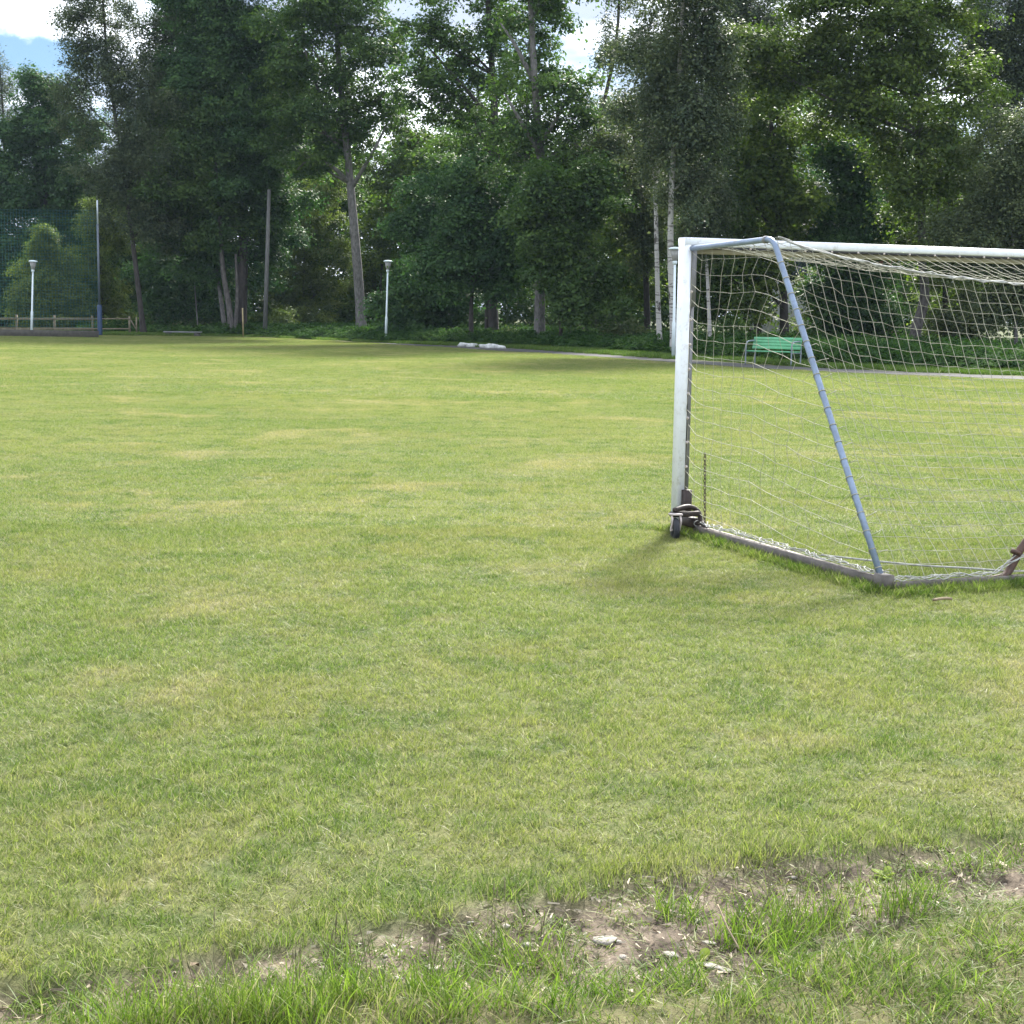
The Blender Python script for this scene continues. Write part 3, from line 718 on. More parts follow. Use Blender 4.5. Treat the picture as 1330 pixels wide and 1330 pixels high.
# the net
CR = .0017
def cords(rows, r=CR):
    """rows: grid of points [i][j]; draws both families"""
    ni, nj = len(rows), len(rows[0])
    for i in range(ni): net.tube(rows[i], r, 4, False)
    for j in range(nj): net.tube([rows[i][j] for i in range(ni)], r, 4, False)
R2 = random.Random(5)
def side_panel(side):
    a0 = .055 if side == 0 else GW - .055; s = -1 if side == 0 else 1
    nz = 18; depth = [.055 + .122 * i for i in range(40)]
    # rows run from post to stay, row k starts at the post at height zk
    rows = []
    for k in range(nz):
        zk = ZT - .045 - k * .104
        row = []
        send = GT + (GD - GT) * (1 - max(zk - .10, 0) / ZT)           # where the stay is at about that height
        nd = 8 + int(max(0, (send - GT)) / .122)
        pts = []
        for i in range(nd + 1):
            b_ = .055 + (send - .055) * (i / nd)
            drop = .055 * min(1, (b_ - .055) / .15)
            if b_ > GT - .15: drop += .26 * (b_ - GT + .15) * (1 - .5 * k / nz)
            sag = .05 * math.sin(math.pi * min(1, b_ / send)) * (k / nz)
            z = zk - drop - sag
            bul = s * (.05 * math.sin(math.pi * b_ / send) * math.sin(math.pi * (k + .5) / nz))
            b2 = b_
            if i == nd:                                             # tie to the stay at that height
                z = max(z, .10); b2 = GT + (GD - GT) * (1 - z / ZT) - .012; bul = 0
            pts.append(gp(a0 + bul + R2.gauss(0, .004), b2 + (R2.gauss(0, .004) if 0 < i < nd else 0), max(.085, z + (R2.gauss(0, .004) if 0 < i < nd else 0))))
        rows.append(pts)
        net.tube(pts, CR, 4, False)
    top = [gp(a0, min(.055 + (GT - .055) * i / 8, GT), ZT - .02) for i in range(9)]
    for j in range(30):
        col = ([top[j]] if j < 9 else []) + [r_[j] for r_ in rows if j < len(r_)]
        if len(col) < 1: continue
        foot = col[-1]; b_ = (foot - GO).dot(bk)
        col.append(gp(a0, min(b_ + .005, GD - .05), .088))
        net.tube(col, CR, 4, False)
side_panel(0); side_panel(1)
# top rope, sagging between the two bends, and the panel from crossbar to rope
na = 60; aa = [.06 + (GW - .12) * i / na for i in range(na + 1)]
def rope(a_): 
    t = (a_ - .06) / (GW - .12); return gp(a_, GT + .02 - .05 * math.sin(math.pi * t), ZT + .01 - .25 * (1 - (2 * t - 1) ** 2) ** .8)
rows = []
for k in range(10):
    t = k / 9; row = []
    for i, a_ in enumerate(aa):
        A = gp(a_, .045, GH - TH - .012); Bq = rope(a_); p_ = A.lerp(Bq, t); p_.z -= .05 * math.sin(math.pi * t) * min(1, min(i, na - i) / 4)
        if 0 < k < 9: p_ += Vector((R2.gauss(0, .008), R2.gauss(0, .008), R2.gauss(0, .004)))
        row.append(p_)
    rows.append(row)
cords(rows[1:], CR)
for j in range(len(aa)): net.tube([rows[0][j], rows[1][j]], CR, 4, False)
mbr = MB()
mbr.tube([rope(a_) for a_ in aa], .006, 6)
mbr.tube([rope(a_) + uz * (.012 * math.sin(i * 1.9)) + bk * .01 * math.cos(i * 2.3) for i, a_ in enumerate(aa)], .005, 5)
# back panel
rows = []; nb = 26
for k in range(nb + 1):
    t = k / nb; row = []
    for i, a_ in enumerate(aa):
        A = rope(a_); Bq = gp(a_, GD, .065); p_ = A.lerp(Bq, t)
        e = min(1, min(i, na - i) / 5)
        if i in (0, na): p_ = gp(a_, GT + (GD - GT) * (1 - (ZT * (1 - t) + .06 * t) / ZT), ZT * (1 - t) + .06 * t)
        p_.z -= .07 * math.sin(math.pi * t) * e; p_ -= bk * (.16 * math.sin(math.pi * t) ** 1.0 * e * (.4 + .6 * t))
        if 0 < k < nb and 0 < i < na: p_ += Vector((R2.gauss(0, .004), R2.gauss(0, .004), R2.gauss(0, .004)))
        row.append(p_)
    rows.append(row)
cords(rows, CR)
netO = net.build('net', M['net'], goal)
mbr.build('top_rope', M['hem'], netO, True)
# bunched hem along the ground bars
mb = MB()
for strand in range(4):
    ph = R2.uniform(0, 6); f1 = R2.uniform(14, 26); f2 = R2.uniform(30, 55)
    pts = [gp(.055 + .026 * math.sin(f1 * b_ + ph) + .01 * math.sin(f2 * b_), b_, .094 + .009 * math.sin(f2 * b_ * .7 + ph) + R2.gauss(0, .002)) for b_ in np.linspace(.30, GD - .02, 110)]
    mb.tube(pts, .0027, 5)
for strand in range(4):
    ph = R2.uniform(0, 6); f1 = R2.uniform(10, 20); f2 = R2.uniform(25, 45)
    pts = [gp(a_, GD + .01 + .02 * math.sin(f1 * a_ + ph), .068 + .009 * math.sin(f2 * a_ + ph) + R2.gauss(0, .003) + .10 * math.exp(-((a_ - a_h - .2) / .12) ** 2)) for a_ in np.linspace(.06, GW - .06, 230)]
    mb.tube(pts, .0028, 5)
pts = [gp(.06, 1.72, .10), gp(.45, 2.02, .075), gp(.72, 2.2, .07), gp(.95, GD - .02, .065), gp(1.3, GD, .07)]
mb.tube(smooth_path(pts, 5), .006, 6)
mb.build('net_hem', M['hem'], netO)

# uncut longer grass along the bars of the goal
pts = []
for b_ in np.arange(-.05, GD + .05, .035):
    for k in range(3): pts.append(gp(.055 - random.uniform(.02, .12), b_ + random.uniform(-.02, .02), 0))
    pts.append(gp(.055 + random.uniform(.04, .10), b_, 0))
for a_ in np.arange(0, 5, .035):
    for k in range(3): pts.append(gp(a_, GD + random.uniform(.03, .16), 0))
    pts.append(gp(a_, GD - random.uniform(.03, .10), 0))
for k in range(60): pts.append(gp(random.uniform(-.12, .1), random.uniform(-.1, .3), 0))
Pc = np.array([tuple(p_)[:2] for p_ in pts]); nC = len(Pc)
rim_m = blade_mat('rim_blade', ((0.085, 0.150, 0.024), 0.5), 0.08, 0.42)
rim_c = variant_collection('rim_tufts', tuft_meshes('rim_tuft', 6, rim_m, 40, 0.04, 0.03, 0.07, 0.0036, 0.4, 0.5, segs=3))
o = scatter('uncut_grass', np.column_stack([Pc, gheight(Pc[:, 0], Pc[:, 1])]), rng.uniform(0, 6.28, nC), np.stack([np.ones(nC)] * 2 + [rng.uniform(.6, 1.25, nC)], 1), rim_c, 6, 0.1)
tag(o, 'longer green uncut grass along the ground bars of the goal', 'grass', kind='stuff')

# ------------------------------------------------------------------ lamps, bench, fence, mast ...
def lamp_post(px0, py0, px1, py1, label, s=1.0):
    b_ = gnd(px0, py0); t = at(px1, py1, b_.y); H = t.z
    L = empty('street_lamp', b_, label, 'street lamp', 'park lamps along the tree line')
    ax_ = (t - b_).normalized()
    q = lambda h: b_ + ax_ * h
    mb = MB(); mb.lathe(b_, ax_, [(.14, 0), (.14, .05), (.075, .07)], 14); mb.build('base', M['mast_dark'], L)
    mb = MB(); mb.lathe(b_, ax_, [(.066, .05), (.066, 1.25), (.048, 1.32), (.042, H - .62)], 14); mb.build('pole', M['lamp'], L, True)
    mb = MB(); mb.lathe(b_, ax_, [(.042, H - .62), (.075, H - .58), (.085, H - .50), (.06, H - .46)], 14); mb.build('collar', M['lamp'], L, True)
    mb = MB(); mb.lathe(b_, ax_, [(.085, H - .48), (.175, H - .08), (.168, H - .08), (.075, H - .46)], 16); mb.build('lamp_glass', M_lampglass, L, True)
    mb = MB(); mb.lathe(b_, ax_, [(.225, H - .08), (.24, H - .05), (.18, H - .01), (.05, H + .01), (0, H + .012)], 20); mb.build('lamp_hood', M['lamp'], L, True)
    mb = MB(); mb.lathe(b_, ax_, [(.04, H - .46), (.04, H - .2), (.02, H - .16)], 10); mb.build('bulb', M['rim'], L, True)
    return L
M_lampglass, nt, out = newmat('lamp_glass')
g = N(nt, 'ShaderNodeBsdfPrincipled', Roughness=0.25, Alpha=0.55); g.inputs['Base Color'].default_value = (0.42, 0.42, 0.42, 1); nt.links.new(g.outputs[0], out.inputs[0])
lamp_post(41, 436.2, 43, 338, 'pale park lamp before the wooden fence and cone shaped tree')
lamp_post(501, 444, 504, 338, 'pale park lamp beside the path next to the thick oak trunk')
lamp_post(874.5, 466, 877, 321, 'park lamp mostly hidden behind the left goal post')

# bench
def bench(px, py):
    o = gnd(px, py); B = empty('park_bench', o, 'green park bench with grey tube frame standing by the path', 'bench')
    lv = Vector((1.12, -0.92, 0)).normalized(); dv = Vector((lv.y * -1, lv.x, 0))     # long axis, depth away from the seat's front
    LN = 1.70
    P = lambda l, d_, z: o + lv * l + dv * d_ + uz * z
    for l in (.03, LN - .03):
        pts = [P(l, 0, 0), P(l, 0, .42), P(l, .0, .60), P(l, .05, .70), P(l, .14, .745), P(l, .38, .76), P(l, .50, .76), P(l, .60, .70), P(l, .60, .45), P(l, .58, 0)]
        mb = MB(); mb.tube(smooth_path(pts, 4), .024, 8); mb.tube([P(l, 0, .40), P(l, .58, .40)], .02, 8); mb.build('frame', M['bench_tube'], B, True)
    mb = MB()
    for k in range(4): mb.box(P(LN / 2, .06 + .125 * k, .435), lv * LN, dv * .112, uz * .032, .006)
    mb.build('seat', M['bench_green'], B)
    mb = MB(); nz = Vector((dv.x * .28, dv.y * .28, .96))
    for k in range(4): mb.box(P(LN / 2, .47, .50) + nz * (.055 + .098 * k), lv * (LN + .02), nz * .090, nz.cross(lv) * .028, .005)
    mb.build('backrest', M['bench_green'], B)
bench(967, 473.5)

# wooden rail fence, its low board, mast and stop net at the left
FY = 88.0
fpx = [-76, -27, 22, 71, 120.5, 168.5]
F0 = at(22, 433, FY)
fence = empty('rail_fence', F0, 'low weathered wooden two-rail fence at the left edge of the pitch', 'fence')
for px in fpx:
    b_ = at(px, 434, FY); b_.z = 0; mb = MB(); mb.box(b_ + uz * .53, uz * 1.06, Vector((.11, 0, 0)), Vector((0, .11, 0)), .01); mb.build('post', M['fence'], fence)
for (py, dz) in ((414, .0), (427, 0)):
    for i in range(len(fpx) - 1):
        A = at(fpx[i], py + .016 * (fpx[i] - 70) * 0, FY); Bq = at(fpx[i + 1], py, FY); mb = MB(); mb.box((A + Bq) / 2 + Vector((0, -.075, 0)), Bq - A, Vector((0, .035, 0)), uz * (.13 if i < 4 else .07), .005); mb.build('rail', M['fence'], fence)
b_ = at(177.5, 434, FY); b_.z = 0; mb = MB(); mb.box(b_ + uz * .5, uz * 1.0, Vector((.08, 0, 0)), Vector((0, .08, 0)), .008)
mb.tube([at(170, 416, FY - .07), at(178, 430, FY - .07)], .035, 6); mb.build('brace', M['fence'], fence)
A = at(-90, 431, 77.2); Bq = at(128, 431, 77.2); A.z = Bq.z = .17
mb = MB(); mb.box((A + Bq) / 2, Bq - A, Vector((0, .06, 0)), uz * .34, .01)
tag(mb.build('edge_board', M['board'], origin=tuple((A + Bq) / 2)), 'long low grey board standing along the pitch edge before the fence', 'board')

b_ = gnd(130, 435.5); t = at(129.5, 260, b_.y); H = t.z
mast = empty('net_mast', b_, 'tall slim net mast with dark blue padding round its foot', 'mast')
mb = MB(); mb.lathe(b_, uz, [(.13, 0), (.135, .1), (.13, 1.65), (.09, 1.70)], 16); mb.build('pad', M['pad'], mast, True)
mb = MB(); mb.lathe(b_, uz, [(.06, 1.65), (.06, H - 1.3)], 12); mb.build('pole', M['mast_dark'], mast, True)
mb = MB(); mb.lathe(b_, uz, [(.045, H - 1.3), (.045, H - .02), (.02, H)], 12); mb.build('pole_top', M['mast_light'], mast, True)
NB = b_.y; z0 = .4; z1 = at(60, 272, NB).z
mb = MB(); x0 = at(-110, 400, NB).x; x1 = b_.x - .07; st = .17
for i in range(int((x1 - x0) / st)):
    x = x1 - i * st; mb.tube([(x, NB, z0), (x + .02 * math.sin(i), NB + .05 * math.sin(i * .7), (z0 + z1) / 2), (x, NB, z1)], .0075, 3, False)
for k in range(int((z1 - z0) / st) + 1):
    z = z1 - k * st; mb.tube([(x0 + (x1 - x0) * t_, NB + .04 * math.sin(t_ * 9 + k), z - .05 * math.sin(math.pi * t_) * (1 - k * st / (z1 - z0))) for t_ in np.linspace(0, 1, 12)], .0075, 3, False)
tag(mb.build('ball_stop_net', M['stopnet'], origin=(x1, NB, 0)), 'tall thin dark green ball stop net hanging left of the mast', 'net')

b_ = gnd(344, 436); b_ = at(344, 432, 88); b_.z = 0; t = at(349.5, 246, 88)
mb = MB(); mb.tube([b_, b_.lerp(t, .5), t], [.13, .115, .10], 10)
tag(mb.build('timber_pole', M['pole'], origin=tuple(b_), smooth=True), 'tall bare grey timber pole standing among the trees', 'pole')
b_ = gnd(316, 437.5); t = at(315, 400, b_.y)
mb = MB(); mb.box((b_ + t) / 2, t - b_, Vector((.07, 0, 0)), Vector((0, .07, 0)), .008)
tag(mb.build('marker_stake', M['stake'], origin=tuple(b_)), 'thin yellowish wooden stake at the pitch edge before the trees', 'stake')
A = at(213, 432, 86); Bq = at(262, 433, 86); A.z = Bq.z = .22; pl = empty('low_plank_seat', ((A + Bq) / 2).xy.to_3d(), 'low pale plank on short blocks under the leaning birch', 'plank seat')
mb = MB(); mb.box((A + Bq) / 2, Bq - A, Vector((0, .35, 0)), uz * .07, .01); mb.build('plank', M['plank'], pl)
for t_ in (.12, .88):
    c = A.lerp(Bq, t_); c.z = .09; mb = MB(); mb.box(c, Vector((.3, 0, 0)), Vector((0, .3, 0)), uz * .18, .01); mb.build('support', M['board'], pl)
def rock(px, py, s, lab, seed):
    o = stone('pale_rock', px, py, s, s * .6, s * .42, lab, 'pale rocks beside the path', 'rock', seed); o.rotation_euler[2] = 0.2; o['category'] = 'rock'
rock(602, 450.2, .30, 'leftmost low pale rock beside the path under the trees', 81); rock(613, 450.6, .28, 'second low pale rock from the left beside the path', 82)
rock(630, 451.5, .24, 'low pale rock before the left side of the thick dark trunk', 83); rock(640, 452.2, .32, 'long low pale rock before the thick dark trunk', 84); rock(651, 452.5, .22, 'rightmost low pale rock beside the path', 85)

# pale house far behind the trees
HY = 98.0
hb = at(1058, 400, HY); hb.z = 0
house = empty('far_house', hb, 'pale house with brown gable glimpsed far behind the trees above the bench', 'house')
hz1 = at(1058, 330, HY).z
mb = MB(); mb.box(hb + uz * hz1 / 2 + Vector((-1.0, 3, 0)), Vector((6, 0, 0)), Vector((0, 6, 0)), uz * hz1); wl = mb.build('wall', M['house_wall'], house)
mb = MB(); mb.box(hb + uz * hz1 / 2 + Vector((3.6, 3, 0)), Vector((3.196, 0, 0)), Vector((0, 5.9, 0)), uz * hz1); mb.build('brown_wall', M['house_brown'], house)
mb = MB(); mb.box(hb + uz * (hz1 - 1.1) + Vector((-1.2, -.01, 0)), Vector((1.2, 0, 0)), Vector((0, .06, 0)), uz * 1.2); mb.build('window', M['glass'], house)
mb = MB(); c = hb + uz * hz1
R_ = [c + Vector((-4.4, -.5, 0)), c + Vector((5.6, -.5, 0)), c + Vector((5.6, 6.5, 0)), c + Vector((-4.4, 6.5, 0)), c + Vector((-4.4, 3, 2.2)), c + Vector((5.6, 3, 2.2))]
mb.add(R_, [(0, 1, 5, 4), (3, 4, 5, 2), (0, 4, 3), (1, 2, 5), (0, 3, 2, 1)]); mb.build('roof', M['house_roof'], house)

# ------------------------------------------------------------------ trees
def leaf_cloud(blobs, layers, size, clump_r, per, flat=0.55, seed=0, droop=0.0):
    """blobs: (centre Vector, rx, ry, rz) in metres -> V(N*4,3), v, w. Leaves gather in twig clumps within each blob."""
    g = np.random.default_rng(seed); allV = []; allv = []; allw = []
    la = size * size * .62 * .5 * .5
    for c, rx, ry, rz in blobs:
        area = math.pi * rx * rz; nl = int(layers * (1.75 if layers > 1.45 else 1.3) * area / la); nc = max(4, nl // per)
        # clump centres, mostly in the outer half of the blob with an uneven outline
        d = g.normal(size=(nc, 3)); d /= np.linalg.norm(d, axis=1)[:, None]
        ph = np.arctan2(d[:, 1], d[:, 0]); lob = 1 + .18 * np.sin(3 * ph + g.uniform(0, 6)) + .15 * np.sin(5 * d[:, 2] * 2 + g.uniform(0, 6)) + g.normal(0, .10, nc)
        r = g.random(nc) ** .45 * lob
        C = np.array(c)[None] + d * r[:, None] * np.array([rx, ry, rz])
        C[:, 2] -= droop * g.random(nc)
        cs = clump_r * g.uniform(.55, 1.35, nc); cw = np.clip(g.normal(.5, .22, nc), 0, 1)
        k = np.repeat(np.arange(nc), per); n = len(k)
        off = g.normal(0, 1, (n, 3)) * .44; off[:, 2] *= flat
        Pn = C[k] + off * cs[k][:, None]; Pn[:, 2] -= .25 * (off[:, 0] ** 2 + off[:, 1] ** 2) * cs[k]
        # leaf frame: normals mostly up-ish and outward
        nrm = g.normal(0, .42, (n, 3)) + d[k] * .45 + np.array([0, 0, .75]) + off * .35; nrm /= np.linalg.norm(nrm, axis=1)[:, None]
        t = g.normal(size=(n, 3)); t -= nrm * (t * nrm).sum(1)[:, None]; t /= np.linalg.norm(t, axis=1)[:, None]
        b_ = np.cross(nrm, t); s = size * g.uniform(.55, 1.5, n)[:, None]
        q = np.stack([Pn - t * s * .5, Pn + b_ * s * .31 + nrm * s * .10, Pn + t * s * .5, Pn - b_ * s * .31 + nrm * s * .10], 1)
        allV.append(q.reshape(-1, 3)); allv.append(np.repeat(g.random(n), 4)); allw.append(np.repeat(cw[k], 4))
    return np.concatenate(allV), np.concatenate(allv), np.concatenate(allw)
SPEC = {  # leaf size, clump radius, leaves per clump, flatness, droop
    'oak': (.175, .80, 84, .45, 0), 'dark': (.165, .90, 96, .45, .2), 'maple': (.19, .88, 84, .42, 0), 'birch': (.125, .62, 54, .8, .5), 'light': (.13, .58, 66, .5, 0), 'willow': (.13, .66, 66, .65, .3)}
def limb_path(A, B_, bow=.15, n=5, g=random):
    A, B_ = Vector(A), Vector(B_); L = (B_ - A).length; out = []
    o1 = Vector((g.gauss(0, 1), g.gauss(0, 1), g.gauss(0, .4))) * L * .07
    for i in range(n + 1):
        t = i / n; p_ = A.lerp(B_, t); p_ += o1 * math.sin(math.pi * t) + uz * (-bow * L * math.sin(math.pi * t) * .5); out.append(p_)
    return out
tree_id = [0]
def tree(name, label, Y, trunk, dia, blobs, layers, sp, bark='bark', limbs=(), extra=(), taper=.35, cat='tree', group=None, clean=0.45, lsize=1.0, deep=0.85, limb_n=1.6):
    """trunk: points as seen, standing at distance Y; blobs: ellipses of the crown as seen (cx, cy, rx, ry)"""
    tree_id[0] += 1; g = random.Random(tree_id[0] * 31)
    Y += float(np.interp(trunk[0][0], [0, 480, 560, 650, 760], [11, 11, 9, 4, 0]))      # the wood's edge lies farther off at the left
    pm = F / Y                                                       # pixels per metre there
    base = at(*trunk[0], Y); base.z = 0
    T = empty(name, base, label, cat, group)
    pts = [base - uz * .1] + [at(px, py, Y + (g.uniform(-.3, .3) if i else 0)) for i, (px, py) in enumerate(trunk[1:])]
    pts = smooth_path(pts, 4); n = len(pts)
    top = max(p_.z for p_ in pts)
    rs = [dia / 2 * (1 - (1 - taper) * i / (n - 1)) * (1 + .45 * math.exp(-max(p_.z, 0) / .35)) for i, p_ in enumerate(pts)]
    rs[-1] *= .4
    mb = MB(); mb.tube(pts, rs, 10)
    B3 = []; SAT = []
    for (cx, cy, rx, ry) in blobs:
        k = .86 if rx > 24 else 1
        c = at(cx, cy, Y + g.uniform(-.9, .9)); B3.append((c, k * rx / pm, k * deep * (rx + ry) / 2 / pm, k * ry / pm))
        if rx > 24:
            a0 = g.uniform(0, 6.28)
            for q in range(4):
                an = a0 + q * 1.57 + g.uniform(-.5, .5); rr = g.uniform(.75, 1.12); sz = g.uniform(.26, .46)
                SAT.append((at(cx + rx * rr * math.cos(an), cy + ry * rr * math.sin(an), Y + g.uniform(-1.2, 1.2) * rx / pm * .7), sz * rx / pm * 1.15, sz * rx / pm * 1.1, sz * ry / pm * .85))
    for lp in limbs:
        P_ = smooth_path([at(px, py, Y + (g.uniform(-1.2, 1.2) if i else 0)) for i, (px, py) in enumerate(lp)], 4)
        mb.tube(P_, [dia * .24 * (1 - .75 * i / (len(P_) - 1)) for i in range(len(P_))], 7)
    for c, rx, ry, rz in B3:
        # a limb from the stem up into each part of the crown, with boughs from it
        zs = c.z - .5 * rz - .25 * abs(c.x - base.x)
        j = min(range(n), key=lambda i: abs(pts[i].z - max(zs, clean * min(top, c.z) * .8)))
        start = pts[j]; end = c + Vector((0, 0, rz * .35)); lp = limb_path(start, end, .12, 5, g)
        r0 = min(rs[j] * .55, .045 + .035 * rx); mb.tube(lp, [r0 * (1 - .7 * i / 5) for i in range(6)], 6)
        for q in range(int(4 * limb_n) + int(rx * limb_n)):
            d = Vector((g.gauss(0, 1), g.gauss(0, 1), g.gauss(.2, .8))).normalized(); e = c + Vector((d.x * rx, d.y * ry, d.z * rz)) * g.uniform(.6, .95)
            s_ = lp[g.randint(2, 5)]; b2 = limb_path(s_, e, .1, 4, g); mb.tube(b2, [r0 * .38 * (1 - .8 * i / 4) for i in range(5)], 5)
    for (ep, d_) in extra:
        P_ = smooth_path([at(px, py, Y) for px, py in ep], 4); mb.tube(P_, [d_ / 2 * (1 - .6 * i / (len(P_) - 1)) for i in range(len(P_))], 8)
    mb.build('trunk', M[bark], T, True)
    if B3:
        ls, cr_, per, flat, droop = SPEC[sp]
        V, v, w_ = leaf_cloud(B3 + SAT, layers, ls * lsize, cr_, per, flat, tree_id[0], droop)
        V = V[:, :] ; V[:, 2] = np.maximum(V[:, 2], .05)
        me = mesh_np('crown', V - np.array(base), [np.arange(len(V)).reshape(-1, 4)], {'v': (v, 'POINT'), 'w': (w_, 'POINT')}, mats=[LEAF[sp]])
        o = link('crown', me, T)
    return T

# --- left
tree('oak_tree', 'large oak with thick bare grey trunk just left of the middle park lamp', 76, [(470, 436), (467, 385), (462, 320), (457, 262), (453, 215), (446, 150), (440, 80), (436, 0), (432, -90)], .62,
     [(440, 112, 70, 62), (392, 62, 52, 55), (470, 40, 52, 52), (430, -45, 85, 62), (383, 150, 50, 42), (488, 135, 38, 38), (397, 208, 34, 24), (452, 182, 48, 36), (512, 70, 24, 26), (420, 10, 50, 40)], 1.40, 'oak', 'bark_grey',
     [[(456, 240), (430, 215), (403, 208), (384, 222)], [(448, 165), (418, 128), (395, 62)], [(456, 245), (484, 198), (508, 150)], [(443, 120), (470, 70), (492, 30)]])
tree('linden_tree', 'huge dense dark green tree whose dark trunk rises behind the yellow stake', 80, [(312, 437), (315, 350), (316, 250), (311, 110), (305, -50)], .75,
     [(305, 115, 70, 80), (338, 195, 62, 52), (285, 25, 68, 62), (342, 60, 50, 55), (300, -60, 82, 55), (260, 95, 45, 55), (362, 262, 36, 34), (310, 232, 50, 40), (375, 120, 30, 40)], 2.6, 'dark', 'bark_dark', limbs=[[(316, 260), (330, 180), (350, 90)], [(314, 200), (285, 110), (262, 50)]])
tree('forked_tree', 'two-stemmed grey trunk with low crown just left of the yellow stake', 79, [(302, 437), (297, 395), (289, 345), (284, 260), (276, 190)], .42,
     [(252, 178, 50, 52), (240, 240, 48, 42), (290, 290, 48, 36), (270, 140, 40, 40)], 2.4, 'oak', 'bark', extra=[([(304, 437), (308, 390), (306, 330)], .3)])
tree('slim_tree', 'slimmer leaning grey trunk left of the two-stemmed trunk', 81, [(293, 436), (287, 390), (281, 345), (276, 270), (270, 200)], .30,
     [(250, 300, 46, 40), (225, 285, 36, 34), (275, 335, 40, 28), (340, 320, 40, 40)], 2.2, 'dark', 'bark_grey')
tree('leaning_birch', 'leaning spotted birch trunk right of the fence with a thin airy top', 78, [(187, 437), (182, 395), (175, 335), (168, 280), (160, 215), (148, 140), (138, 60), (132, -30)], .34,
     [(112, 50, 45, 48), (140, 85, 42, 52), (120, -25, 50, 50), (165, 175, 50, 52), (150, 235, 48, 42), (180, 240, 42, 42), (95, 130, 25, 40), (185, 120, 34, 46), (200, 290, 36, 34)], 1.15, 'birch', 'bark_dark')
tree('tall_tree', 'tall thin-leaved tree behind the leaning birch and left of the huge dark tree', 86, [(222, 433), (220, 350), (216, 200), (222, 80), (232, -50)], .36,
     [(205, 52, 42, 48), (240, 30, 45, 55), (205, 130, 48, 50), (235, -40, 60, 40), (190, 195, 42, 44), (222, 215, 42, 44), (255, 110, 40, 50)], 1.35, 'birch', 'bark_dark')
tree('broad_tree', 'broad dense dark tree behind the stop net at the far left', 100, [(58, 432), (58, 330), (60, 230), (62, 130)], .6,
     [(62, 160, 48, 60), (22, 235, 50, 55), (92, 225, 40, 55), (40, 310, 60, 55), (100, 310, 42, 60), (-30, 260, 55, 80), (60, 120, 30, 30), (10, 380, 60, 50), (-60, 340, 60, 80), (-50, 200, 40, 50)], 2.6, 'dark', 'bark_dark', lsize=1.2)
tree('bare_tree', 'sparse half bare tree at the very left edge against the sky', 108, [(2, 430), (4, 300), (6, 190), (2, 120), (-2, 70)], .3, [(4, 105, 22, 32), (-22, 130, 30, 40), (12, 150, 14, 20), (-30, 70, 30, 30)], .8, 'birch', 'bark_dark', limbs=[[(5, 200), (20, 150), (24, 105)], [(5, 190), (-8, 130), (-14, 90)]])
tree('cone_tree', 'light green cone shaped small tree behind the fence and left park lamp', 84, [(60, 434), (60, 400), (58, 340), (52, 300)], .2,
     [(40, 408, 24, 24), (80, 408, 24, 24), (60, 400, 24, 28), (32, 388, 20, 24), (88, 384, 22, 26), (60, 372, 24, 28), (44, 352, 22, 24), (76, 350, 20, 24), (58, 334, 22, 24), (56, 314, 15, 18), (55, 302, 9, 12), (102, 405, 18, 24), (104, 385, 12, 18)], 2.6, 'light', 'bark_dark', clean=.1)
tree('young_tree', 'light yellowish young tree directly behind the net mast', 88, [(134, 432), (132, 380), (128, 300), (126, 250)], .2,
     [(120, 345, 28, 52), (142, 395, 26, 36), (126, 285, 22, 34), (152, 305, 22, 36), (110, 400, 20, 30)], 1.5, 'light', 'bark_dark', clean=.15)
tree('understory_tree', 'dark low leafy tree in the shade between leaning birch and forked trunk', 85, [(236, 434), (238, 400), (240, 350)], .16, [(242, 372, 48, 44), (216, 402, 28, 28), (272, 398, 38, 34), (205, 345, 30, 40)], 1.9, 'dark', 'bark_dark', clean=.1)
# --- middle
tree('understory_tree', 'sunlit yellow-green small tree behind the timber pole', 92, [(392, 434), (394, 380), (396, 310)], .2, [(400, 315, 45, 50), (420, 372, 42, 36), (372, 350, 38, 46), (385, 405, 45, 26), (415, 255, 40, 40)], 1.35, 'light', 'bark_dark', clean=.1)
tree('understory_tree', 'yellowish bushy tree behind the middle park lamp', 92, [(492, 434), (494, 380), (500, 300)], .24, [(505, 232, 42, 56), (496, 312, 38, 46), (484, 378, 32, 42), (530, 190, 28, 38), (520, 150, 22, 30)], 1.4, 'maple', 'bark_dark', clean=.1, limbs=[[(495, 345), (490, 320), (478, 310)]])
tree('oak_tree', 'oak with thick dark double trunk behind the pale rocks', 75, [(641, 449), (640, 400), (640, 330), (645, 230), (641, 120), (635, 30), (630, -70)], .62,
     [(598, 70, 50, 48), (560, 42, 38, 42), (642, 44, 42, 50), (580, 132, 46, 36), (622, 172, 62, 42), (600, -40, 85, 52), (650, 110, 36, 36), (545, 100, 26, 26)], 1.30, 'oak', 'bark_dark', limbs=[[(644, 220), (610, 140), (580, 80)], [(643, 160), (600, 110), (555, 60)]], extra=[([(633, 449), (633, 400), (636, 350)], .35)])
tree('oak_tree', 'tall straight oak with pale lower trunk right of the pale rocks', 70, [(701, 449), (701, 400), (703, 330), (705, 250), (700, 180), (696, 130), (692, 60), (688, -20), (685, -100)], .56,
     [(688, 62, 48, 52), (742, 112, 34, 30), (680, 148, 52, 38), (715, 8, 40, 32), (690, -50, 70, 50), (735, 195, 42, 44), (678, 202, 46, 40), (752, 150, 30, 26)], 1.25, 'oak', 'bark_grey', limbs=[[(700, 190), (725, 150), (748, 108)], [(701, 200), (672, 150), (655, 120)], [(695, 110), (670, 60), (650, 30)]])
